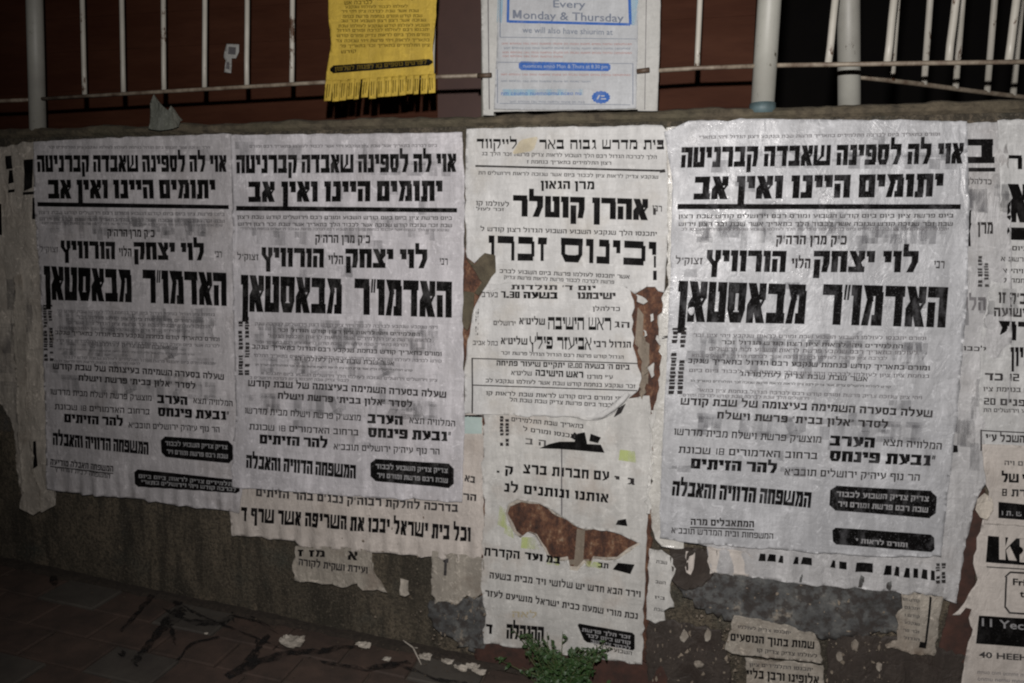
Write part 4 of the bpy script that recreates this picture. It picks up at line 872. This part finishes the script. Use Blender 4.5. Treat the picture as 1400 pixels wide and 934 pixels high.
# --- English poster at the lower right, with real letters
def capital(ch, l, r, h, st):                 # M and K built as strokes
    q = {'M': [[(0,0),(st,0),(st,1),(0,1)], [(1-st,0),(1,0),(1,1),(1-st,1)], [(.5-st*.5,.1),(.5+st*.5,.1),(st*1.1,1),(0,1)], [(.5-st*.5,.1),(.5+st*.5,.1),(1,1),(1-st*1.1,1)]],
         'K': [[(0,0),(st,0),(st,1),(0,1)], [(st*.8,.38),(st*1.3,.55),(1,1),(1-st*1.3,1)], [(1-st*1.3,0),(1,0),(st*1.7,.62),(st*1.1,.42)]]}[ch]
    return q, (lambda u, v: (l[0]+(r[0]-l[0])*u, l[1]+(r[1]-l[1])*u-v*h))
def latin(sheet, parent, text, l, r, h, mat, name='printed_line', bold=.0, eps=.0006, shear=0):
    cu = bpy.data.curves.new('t', 'FONT'); cu.body = text; cu.offset = bold; cu.resolution_u = 2; cu.shear = shear
    ob = bpy.data.objects.new('t', cu); COL.objects.link(ob); bpy.context.view_layer.update()
    me = bpy.data.meshes.new_from_object(ob.evaluated_get(bpy.context.evaluated_depsgraph_get()))
    vs = [v.co.copy() for v in me.vertices]; fs = [tuple(p.vertices) for p in me.polygons]
    bpy.data.objects.remove(ob); bpy.data.meshes.remove(me)
    x0 = min(v.x for v in vs); x1 = max(v.x for v in vs); L = x1-x0
    out = []
    for v in vs:
        t = (v.x-x0)/L; px = l[0]+(r[0]-l[0])*t; py = l[1]+(r[1]-l[1])*t-v.y/.73*h
        X, Z = pw(px, py, sheet.plane); out.append((X, sheet.y(X, Z)-eps, Z))
    return mesh(name, out, fs, mat, parent)
R = thing('english_poster', 1370, 900, .006, 'pinkish white English language poster with black bands in the lower right corner', 'poster')
s = Sheet([(1341,708,2),(1480,718),(1480,1000),(1308,1000),(1312,930,2),(1318,892,2),(1328,858,3),(1322,842,3),(1326,830,3),(1318,828,3),(1310,838,3),(1300,838,3),(1318,818,2),(1334,790,2),(1328,768,2),(1333,740,2)], .0095, .0022, 49, jag=1.2, lift=.003)
s.mesh('paper_sheet', M['r3'], R)
b = quad(s, R, 'black_header_band', [(1345,766),(1470,776),(1470,741),(1348,730)], M['ink'])
q_, f_ = capital('K', (1363,762), (1387,764), 31, .36); o = put(s, None, 'large_letter', q_, f_, M['r3'], .0012); FIX.append((o, b))
o = latin(s, None, 'EE', (1391,764.5), (1438,768), 31, M['r3'], 'large_letter', .03, .0012); FIX.append((o, b))
quad(s, R, 'thin_rule', [(1346,773),(1470,781),(1470,779.5),(1346,771.5)], M['inks'])
put(s, R, 'box_rule', [[(1370,828),(1372.5,828),(1374.5,786),(1372,786)], [(1372,787),(1379,781),(1377.5,779),(1370.5,785.5)], [(1378,781),(1470,786),(1470,783.5),(1378,778.5)], [(1370,827),(1376,835),(1378,833.5),(1372.5,826)], [(1376,836),(1470,842),(1470,839.5),(1377,833.5)]], lambda a, b: (a, b), M['inks'])
latin(s, R, 'Friday', (1382,797), (1423,800), 9, M['ink'], 'bold_line', .03); latin(s, R, 'to', (1391,813), (1406,814), 9, M['ink'], 'bold_line', .03)
b = quad(s, R, 'black_text_box', [(1332,877),(1470,886),(1470,846),(1336,839)], M['ink'])
o = latin(s, None, '11 Yechezkel', (1340,853), (1452,862), 11, M['inkwhite'], 'white_print_line', .015, .0011); FIX.append((o, b))
latin(s, R, '40 HEEH YEH', (1336,896), (1440,902), 8.5, M['inkf'], 'bold_line', .03); latin(s, R, 'mnuo cnm uonme mun nemo umn', (1334,918), (1440,924), 6, M['inkg'], 'small_print_line'); latin(s, R, 'onmu nemu mnou cemnu nu', (1334,927), (1440,933), 6, M['inkg'], 'small_print_line')

# ================================================================ SCRAPS ON THE LOWER WALL
def scrap(name, label, ol, off, mat, seed, jag=2, amp=.003, lift=.006, cell=.008, texts=()):
    cx = sum(p[0] for p in ol)/len(ol); by = max(p[1] for p in ol)
    R = thing(name, cx, by, off, label, 'paper')
    s = Sheet(ol, off, amp, seed, jag=jag, lift=lift, cell=cell, step=6); s.mesh('paper_sheet', M[mat], R)
    for (k, l, r, h, mt) in texts:
        if isinstance(k, str): line(s, R, k, l, r, h, 'mid', M[mt])
        else: smalltext(s, R, l, r, h, M[mt], k)
    return s, R
scrap('paper_scrap', 'torn beige scrap with a line of Hebrew print below the peach poster foot', [(406,745),(470,747),(510,752),(512,778),(522,792),(531,808),(518,804),(498,806),(490,796),(470,802),(448,797),(430,794),(404,792),(403,765)], .004, 'scrap3', 51,
      texts=(('ועידת ושקית לקורה', (410,771), (504,783), 9, 'inks'),('מז ז', (409,759), (446,760), 9, 'ink'),('א', (477,764), (490,765), 12, 'ink')))
scrap('paper_scrap', 'tiny pale square of paper stuck right of the torn Hebrew scrap', [(549,789),(560,792),(562,810),(556,813),(549,811)], .004, 'scrap', 52)
scrap('paper_scrap', 'beige tattered sheet hanging left of the torn poster under the peach strip', [(592,752),(662,762),(663,808,3),(650,818,3),(640,812,3),(625,826,3),(612,820,3),(596,824,3),(591,800)], .004, 'scrap3', 53, texts=(('ז', (606,785), (613,786), 24, 'inks'),))
scrap('paper_scrap', 'white ragged vertical strip with print fragments beside the torn seam, lower centre', [(888,748),(905,750),(920,762),(924,775),(918,790),(916,808),(922,828),(908,832),(910,846),(896,850),(884,844),(886,800)], .006, 'c2', 54, texts=((61, (897,768), (912,770), 4, 'inkf'), (62, (896,795), (910,797), 4, 'inkf'), (63, (895,816), (909,818), 4, 'inkf'), (64, (894,832), (908,834), 4, 'inkf')))
scrap('paper_scrap', 'thin white hanging shred left of two below the rightmost funeral poster', [(938,752),(950,752),(948,775),(944,784),(938,780)], .006, 'u2', 55)
scrap('paper_scrap', 'broad pale hanging flap just right of the thin shred below the rightmost funeral poster', [(966,745),(1020,752),(1035,768),(1022,786),(1000,784),(985,783),(970,783)], .006, 'r3', 56)
scrap('dark_gap', 'black soaked paper showing in the gaps under the left foot of the rightmost poster', [(915,745),(980,750),(975,785),(960,800),(935,805),(918,790)], .0046, 'scrapd', 57)
scrap('paper_scrap', 'printed ragged scrap with two Hebrew lines low on the wall under the right posters', [(1003,838),(1030,842),(1078,852),(1112,862),(1120,880),(1122,904),(1085,898),(1040,894),(1000,890),(990,884),(996,862)], .009, 'scrap3', 58,
      texts=(('שמות בתוך הנוסעים', (998,873), (1112,884), 10, 'ink'), (65, (1034,888), (1116,896), 4.5, 'inks'), (66, (1008,856), (1080,864), 4, 'inkf')))
scrap('paper_scrap', 'lowest printed scrap with Hebrew lines under a black rule at the foot of the wall', [(1018,896),(1060,900),(1124,906),(1130,990),(1012,990),(1020,930)], .008, 'scrap3', 59,
      texts=((67, (1024,908), (1110,914), 4.5, 'inkf'), ('אלופינו ורבן בליי', (1020,924), (1118,932), 11, 'ink')))
s, R = scrap('ticket_strip', 'torn notice edge with short printed bars hanging under the old poster, lower right', [(1230,806),(1286,812),(1282,850),(1275,894),(1250,890),(1210,883),(1208,878),(1225,872),(1226,850),(1222,838),(1232,828)], .008, 'scrap3', 60)
for i in range(6): smalltext(s, R, (1232+rr.uniform(0,3), 818+i*10.5), (1255, 821+i*10.5), 3.5, M['inkf'], 120+i)
for q in ([(1262,878),(1265,878),(1272,812),(1269,812)], [(1254,882),(1264,884),(1265,876),(1256,874)]): quad(s, R, 'black_rule', q, M['ink'])
for i, (x, y, sz, t) in enumerate(((935,868,9,'small curled pale shred low on the wall left of the printed scraps'), (967,866,8,'small pale curl of paper beside the printed ragged scrap'), (955,905,8,'thin hanging pale sliver below the curled shreds'), (1168,880,9,'small pale crumb of paper right of the printed ragged scrap'), (1146,893,8,'tiny whitish flake under the grey paste residue'), (1200,908,6,'tiny flake near the foot of the wall under the ticket strip'))):
    r = random.Random(i+300); ol = [(x+sz*math.cos(a)*r.uniform(.5, 1.2)*.8, y+sz*math.sin(a)*r.uniform(.6, 1.3)) for a in [k*math.pi/4 for k in range(8)]]
    scrap('paper_flake', t, ol, .006, 'scrap3', 70+i, cell=.006)
for i in range(26):           # tatters of the same paste on the wall under the right posters, too many and too small to name one by one
    pass
mb = MB(); r = random.Random(77)
for i in range(330):
    reg = r.choice(((930,790,1230,865),(985,855,1010,930),(1125,870,1215,930),(890,850,990,930),(590,815,665,880),(430,690,590,880)))
    px, py = r.uniform(reg[0], reg[2]), r.uniform(reg[1], reg[3]); sz = abs(r.gauss(0, 1.15))+.4; st1, st2 = r.uniform(.4, 1.6), r.uniform(.4, 2.2); X, Z = pw(px, py); k = r.uniform(.002, .006)
    pts = [(X+sz*.0022*st1*math.cos(a)*r.uniform(.2, 1.3), D-.0095-r.uniform(0, k), Z+sz*.0022*st2*math.sin(a)*r.uniform(.2, 1.5)) for a in (0, 1.2, 2.4, 3.6, 5)]
    mb.add(pts, [(0,1,2,3,4)[::-1]])
o = mb.build('paper_crumbs', M['scrap2']); tag(o, kind='stuff')

# ================================================================ THINGS ON THE FENCE
YB = YF-.045
def zone(ol, off, seed, amp=.0015, jag=.5, **k): return Sheet(ol, off, amp, seed, plane=YB, jag=jag, **k)
bx = pw(780, 155, YB)
R = empty('white_board', (bx[0], YB, bx[1]), 'white board panel fixed to the fence bars behind the blue and white flyer', 'board')
s = zone([(657,-90),(905,-90),(902,60),(899,152),(872,152),(872,150),(675,153),(675,158),(661,158),(659,60)], 0, 81, .0008, .3, thick=.004); s.mesh('board_sheet', M['white'], R)
for q in ([(666,-60),(667.5,-60),(670,150),(668.5,150)], [(884,-60),(885,-60),(882,150),(881,150)]): quad(s, R, 'crease_shade_line', q[::-1], M['inkg'])  # flat grey stripes paint the shade of creases in the board
R = empty('flyer', (bx[0], YB-.01, bx[1]), 'pale blue and white English flyer with a blue framed heading on the fence', 'poster')
s = zone([(686,-90),(874,-90),(872,60),(870,149),(800,151),(720,151),(676,150),(680,70)], .006, 82, .0012, .4, lift=.003); s.mesh('paper_sheet', M['flyer'], R)
put(s, R, 'blue_tint_border', [[(680,152-120),(687,33),(692,-60),(684,-60)], [(864,36),(872,36),(874,-60),(860,-60)]], lambda a, b: (a, b), M['cyan'], .0003)
put(s, R, 'blue_frame', [[(696,32.5),(862,36.5),(862,33),(696,29)], [(693.5,32),(697,32),(698.5,-60),(695,-60)], [(860,35),(864,35),(861,-60),(857,-60)]], lambda a, b: (a, b), M['blueink'])
latin(s, R, 'Every', (757,11.5), (801,12.5), 10.5, M['greyblue'], 'heading_line', .01)
q_, f_ = capital('M', (702,26.5), (714,27), 11.5, .26); put(s, R, 'heading_line', q_, f_, M['greyblue'])
latin(s, R, 'onday & Thursday', (716,27), (853,31.5), 11.5, M['greyblue'], 'heading_line', .012)
latin(s, R, 'we will also have shiurim at', (715,46), (838,49), 8.5, M['greyblue'], 'printed_line', .005)
for i, (y, a, b, mt) in enumerate(((62,687,864,'redprint'),(68,690,862,'greyblue'),(74,688,864,'redprint'),(79,688,770,'redprint'),(104,686,862,'redprint'),(113,686,808,'greyblue'),(141,698,800,'greyblue'))):
    latin(s, R, 'uon emnou ceu mno nuemo mune on mceu nuom emnu nomu cenumoen'[:int((b-a)/2.9)], (a,y), (b,y+1), 4, M[mt], 'small_print_line')
b = put(s, R, 'blue_text_band', rbox([(710,85),(835,87.5),(835,98.5),(710,97)], 3), lambda a, b: (a, b), M['blueink'])
o = latin(s, None, 'nuomceu emno Mon & Thurs at 8.30 pm', (716,93.5), (831,95), 5.5, simple('pale_blue_print', (.3,.34,.42), .7, .1), 'white_print_line', 0, .0011); FIX.append((o, b))
for q in ([(680,86.5),(866,88.5),(866,87.8),(680,85.7)], [(684,142.5),(862,144.5),(862,143.8),(684,141.8)], [(685,52.5),(870,55),(870,54.3),(685,51.7)], [(680.5,142),(681.6,142),(681.6,86),(680.5,86)], [(865,144),(866,144),(866,88),(865,88)], [(684,52),(685.2,52),(686,-60),(685,-60)]): quad(s, R, 'hairline', q, M['greyblue'])
quad(s, R, 'cyan_band', [(688,132),(798,131),(798,123),(688,123)], M['cyan'], .0003); latin(s, R, 'nm ceumo nuemnomu nceo nu', (686,131), (795,131), 6, M['blueink'], 'printed_line')
el = [(822+13*math.cos(a)*(1 if k % 2 else .9), 134+9*math.sin(a)*(1 if k % 2 else .88)) for k, a in enumerate([i*math.pi/14 for i in range(28)])]
b = put(s, R, 'blue_oval_logo', [el[::-1]], lambda a, b: (a, b), M['blueink'])
o = put(s, None, 'logo_letters', [[(816,137),(818,137),(821,131),(819,131)], [(822,137),(829,137),(829,135.5),(822,135.5)], [(822,133),(827,133),(827,131.5),(822,131.5)]], lambda a, b: (a, b), M['flyer'], .0012); FIX.append((o, b))
# rail stubs poking through the board
for (a, ya, b, yb, lb) in ((654,104.5,673,104,'dark rusty rail stub poking through the left edge of the white board'), (871,98.5,888,97,'brown taped rail stub poking through the right edge of the white board')):
    X0, Z0 = pw(a, ya, YB); X1, Z1 = pw(b, yb, YB); mb = MB(); mb.tube([(X0, YB-.006, Z0), (X1, YB-.012, Z1)], .0068, 10)
    o = mb.build('rail_stub', simple('brown_taped_steel', (.085,.055,.035), .6, .5, 60), fence, True)
# yellow notice with tear-off tabs
yb_ = pw(522, 140, YB)
R = empty('yellow_notice', (yb_[0], YB, yb_[1]), 'yellow Hebrew notice with tear-off tabs hanging on the fence bars', 'notice')
s = zone([(450,-80),(602,-80),(600,0),(597,40),(594,70),(596,103),(598,104),(560,106),(500,110),(449,113),(452,90),(456,60),(452,20)], .012, 83, .0035, .5, lift=.002); s.mesh('paper_sheet', M['yellow'], R)
n = 15
for i in range(n):
    t0, t1 = i/n, (i+1)/n; g_ = .25
    xt0, xt1 = 449+t0*149+g_*.3, 449+t1*149-g_*.3; yt0, yt1 = 113-9*t0, 113-9*t1
    L0 = 28-4*t0+rr.uniform(-1.2, 1.2); sk = rr.uniform(-.8, .8)-2.5*(1-t0)
    if i == 5: L0 -= 2
    if i in (4, 12): xt1 -= 1.6
    st_ = zone([(xt0,yt0-1),(xt1,yt1-1),(xt1+sk-(1.3 if i in (4,12) else .3),yt1+L0),(xt0+sk+.25,yt0+L0+.3)], .0125+rr.uniform(-.001, .003), 84+i, .0022, .15, lift=.001, cell=.009)
    o = st_.mesh('tear_off_tab', M['yellow'], R)
    put(st_, R, 'tab_print', [[(xt0+2+sk*.6, yt0+L0-4), (xt0+3.4+sk*.6, yt0+L0-4), (xt0+3.4, yt0+4), (xt0+2, yt0+4)], [(xt0+5.2+sk*.6, yt0+L0-6), (xt0+6.2+sk*.6, yt0+L0-6), (xt0+6.2, yt0+4), (xt0+5.2, yt0+4)]], lambda a, b: (a, b), M['oliveink'], .0007)
b = put(s, R, 'black_text_band', rbox([(455,92),(594,82.5),(594,91),(455,103)], 4), lambda a, b: (a, b), M['ink'])
o = line(s, None, 'לפרטים נוספים נא לפנות לטלפון', (462,99.5), (586,89.5), 5.6, 'mid', M['oliveink'], 'yellow_print_line', eps=.0011); FIX.append((o, b))
for i, (y, a, bb, h) in enumerate(((3,500,570,5),(9,474,512,5),(14,475,560,3.6),(20,470,575,3.6),(27,472,580,3.8),(33,470,585,3.8),(40,466,590,3.8),(46,464,590,3.8),(53,464,590,3.8),(60,463,590,3.8),(67,468,590,3.8),(75,470,490,4))):
    smalltext(s, R, (a,y), (bb,y-1), h, M['oliveink'], 130+i)
line(s, R, 'חסד', (536,2), (572,1), 12, 'mid', M['oliveink'], 'heading_line')
# paper flap on the coping, left
R = empty('crumpled_flap', (pw(232,178)[0], D-.012, pw(232,178)[1]), 'crumpled grey green paper flap sticking up on the concrete edge below the left bars', 'paper')
s = Sheet([(209,178),(210,160),(210,142),(217,131),(222,140),(228,147),(236,153),(239,146),(245,152),(256,166),(252,168),(250,175),(240,178),(225,180)], .006, .008, 90, jag=1.4, lift=.006, cell=.006); s.mesh('paper_sheet', paper_mat('grey_green_paper', (.19,.20,.17), .4, wet=.5, streak=.9, seed=20, fold=1.8), R)
# sticker on the screen
def zs(ol, seed): return Sheet(ol, .009, .001, seed, plane=YP, jag=.8, cell=.012)
R = empty('torn_sticker', (pw(318,100,YP)[0], YP-.01, pw(318,100,YP)[1]), 'torn white sticker on the brown boards between the fence bars', 'sticker')
s = zs([(312,61),(329,62),(329,72),(325,81),(319,81),(318,101),(309,100),(311,84),(308,79)], 91); s.mesh('paper_sheet', M['white'], R)
quad(s, R, 'printed_patch', [(314,75),(324,76),(325,66),(315,65)], M['inkg']); quad(s, R, 'printed_patch', [(311,95),(316,96),(316,86),(312,86)], M['inkg'])

# ================================================================ LITTER AND WEED
def litter(px, py, sx, sy_, label, seed, mat='scrap'):
    X, Y = pz(px, py, .01); Y = min(Y, D-.05); r = random.Random(seed); n_ = 7; mb = MB()
    for j in range(n_):
        for i in range(n_):
            u, v = i/(n_-1)-.5, j/(n_-1)-.5; e = 1-.3*(abs(u)+abs(v))*r.random()
            hgt = .010+.022*(1-4*v*v*.6)*abs(noise.noise(Vector((u*3, v*3, seed))))+.018*max(0, u*v+.2)
            mb.v.append((X+u*sx*e, Y+v*sy_*e, zg(X+u*sx*e)+max(.005, hgt)*min(1, sx*14)))
    for j in range(n_-1):
        for i in range(n_-1):
            if not (i in (0, n_-2) and j in (0, n_-2) and r.random() < .7): mb.f.append((j*n_+i, j*n_+i+1, (j+1)*n_+i+1, (j+1)*n_+i))
    o = mb.build('paper_litter', M[mat]); tag(o, label, 'litter'); sm = o.modifiers.new('thickness', 'SOLIDIFY'); sm.thickness = .0008; return o
litter(399,878,.085,.075,'crumpled whitish paper scrap on the pavement below the peach poster', 1)
litter(497,882,.055,.035,'pale crumpled bit on the pavement midway between the two paper scraps', 2)
litter(529,899,.026,.026,'tiny white crumb nearest the camera among the pavement litter', 3)
litter(585,891,.045,.04,'round crumpled paper ball near the wall foot right of the forked twig', 4)
litter(612,903,.04,.03,'leftmost pale curl in the litter cluster left of the weed', 5)
litter(630,913,.05,.035,'middle curled scrap in the litter cluster left of the weed', 6)
litter(650,903,.045,.035,'rightmost pale curl in the litter cluster left of the weed', 7)
litter(655,918,.045,.03,'lowest curled scrap in the litter cluster left of the weed', 8)
litter(282,863,.012,.012,'single white speck lying on the dark pavement at the left', 9)
X, Y = pz(562,880,.01); mb = MB()
a = Vector((*pz(555,874,.02), .03)); b = Vector((*pz(565,886,.01), .012)); c = Vector((*pz(576,908,.01), .008)); d_ = Vector((*pz(571,886,.02), .02))
for v in (a, b, c, d_): v.y = min(v.y, D-.02); v.z += zg(v.x)
mb.tube([a, b, c], [.002, .003, .0015], 6); mb.tube([b, d_], [.0025, .0015], 6)
tag(mb.build('forked_twig', M['scrap'], None, True), 'pale forked twig lying against the wall foot left of the paper ball', 'twig')
mb = MB(); r = random.Random(9)
for i in range(520):
    px = r.uniform(0, 900); X, Y = pz(px, 766+px*.21, 0); Y = D-.02-(abs(r.gauss(0, .05)) if i < 320 else r.uniform(0, .7)); X += r.uniform(-.1, .1); sz = r.uniform(.0015, .006)
    mb.add([(X+sz*math.cos(q)*r.uniform(.5, 1), Y+sz*math.sin(q)*r.uniform(.5, 1), zg(X)+.003+r.uniform(0, sz*.6)) for q in (0, 1.3, 2.5, 3.9, 5.1)], [(0,1,2,3,4)])
tag(mb.build('grit', simple('grey_brown_grit', (.09,.07,.05), .9, .5, 90)), kind='stuff')

# weed: stems and many small toothed leaves
wx, wy = pw(768, 935)[0], D-.06
weed = empty('weed', (wx, wy, zg(wx)), 'low green leafy weed growing at the foot of the wall under the torn poster', 'plant')
r = random.Random(21); stems = MB(); leaves = MB()
for i in range(95):
    ang = r.uniform(0, 2*math.pi); rad = abs(r.gauss(0, .045)); h = r.uniform(.04, .185)*(1.05-rad*3.0)
    if h < .03: h = .04
    b0 = Vector((wx+r.gauss(0, .028), wy+r.gauss(0, .012), zg(wx))); tip = b0+Vector((math.cos(ang)*(rad+h*.5), math.sin(ang)*(rad*.6+h*.15)-.01, h)); tip.y = min(tip.y, D-.03)
    mid = (b0+tip)/2+Vector((0, 0, h*.15)); stems.tube([b0, mid, tip], [.0018, .0014, .0007], 5)
    for k in range(r.randint(10, 17)):
        t = r.uniform(.15, 1.0); p = b0.lerp(mid, t*2) if t < .5 else mid.lerp(tip, t*2-1)
        dr = Vector((r.gauss(0, 1), r.gauss(0, .8), r.gauss(.15, .55))).normalized(); up = Vector((r.gauss(0, .5), r.gauss(-.5, .5), 1)).normalized()
        sd = dr.cross(up).normalized(); L = r.uniform(.010, .024); W = L*r.uniform(.22, .36); nn = sd.cross(dr)
        q = [p, p+dr*L*.25+sd*W*.8+nn*L*.06, p+dr*L*.45+sd*W*.6, p+dr*L*.6+sd*W*.85+nn*L*.02, p+dr*L-nn*L*.18, p+dr*L*.6-sd*W*.85+nn*L*.02, p+dr*L*.45-sd*W*.6, p+dr*L*.25-sd*W*.8+nn*L*.06]
        leaves.add(q, [(0,1,2,6),(0,6,7),(2,3,5,6),(3,4,5)])
for i, v in enumerate(leaves.v):
    if v[1] > D-.016: leaves.v[i] = (v[0], D-.016, v[2])
stems.build('stem', M['stem'], weed, True); o = leaves.build('foliage', M['leaf'], weed); o['kind'] = 'stuff'

# hook the white print onto its black boxes
bpy.context.view_layer.update()
for o, b in FIX:
    o.parent = b; o.matrix_parent_inverse = b.matrix_world.inverted()
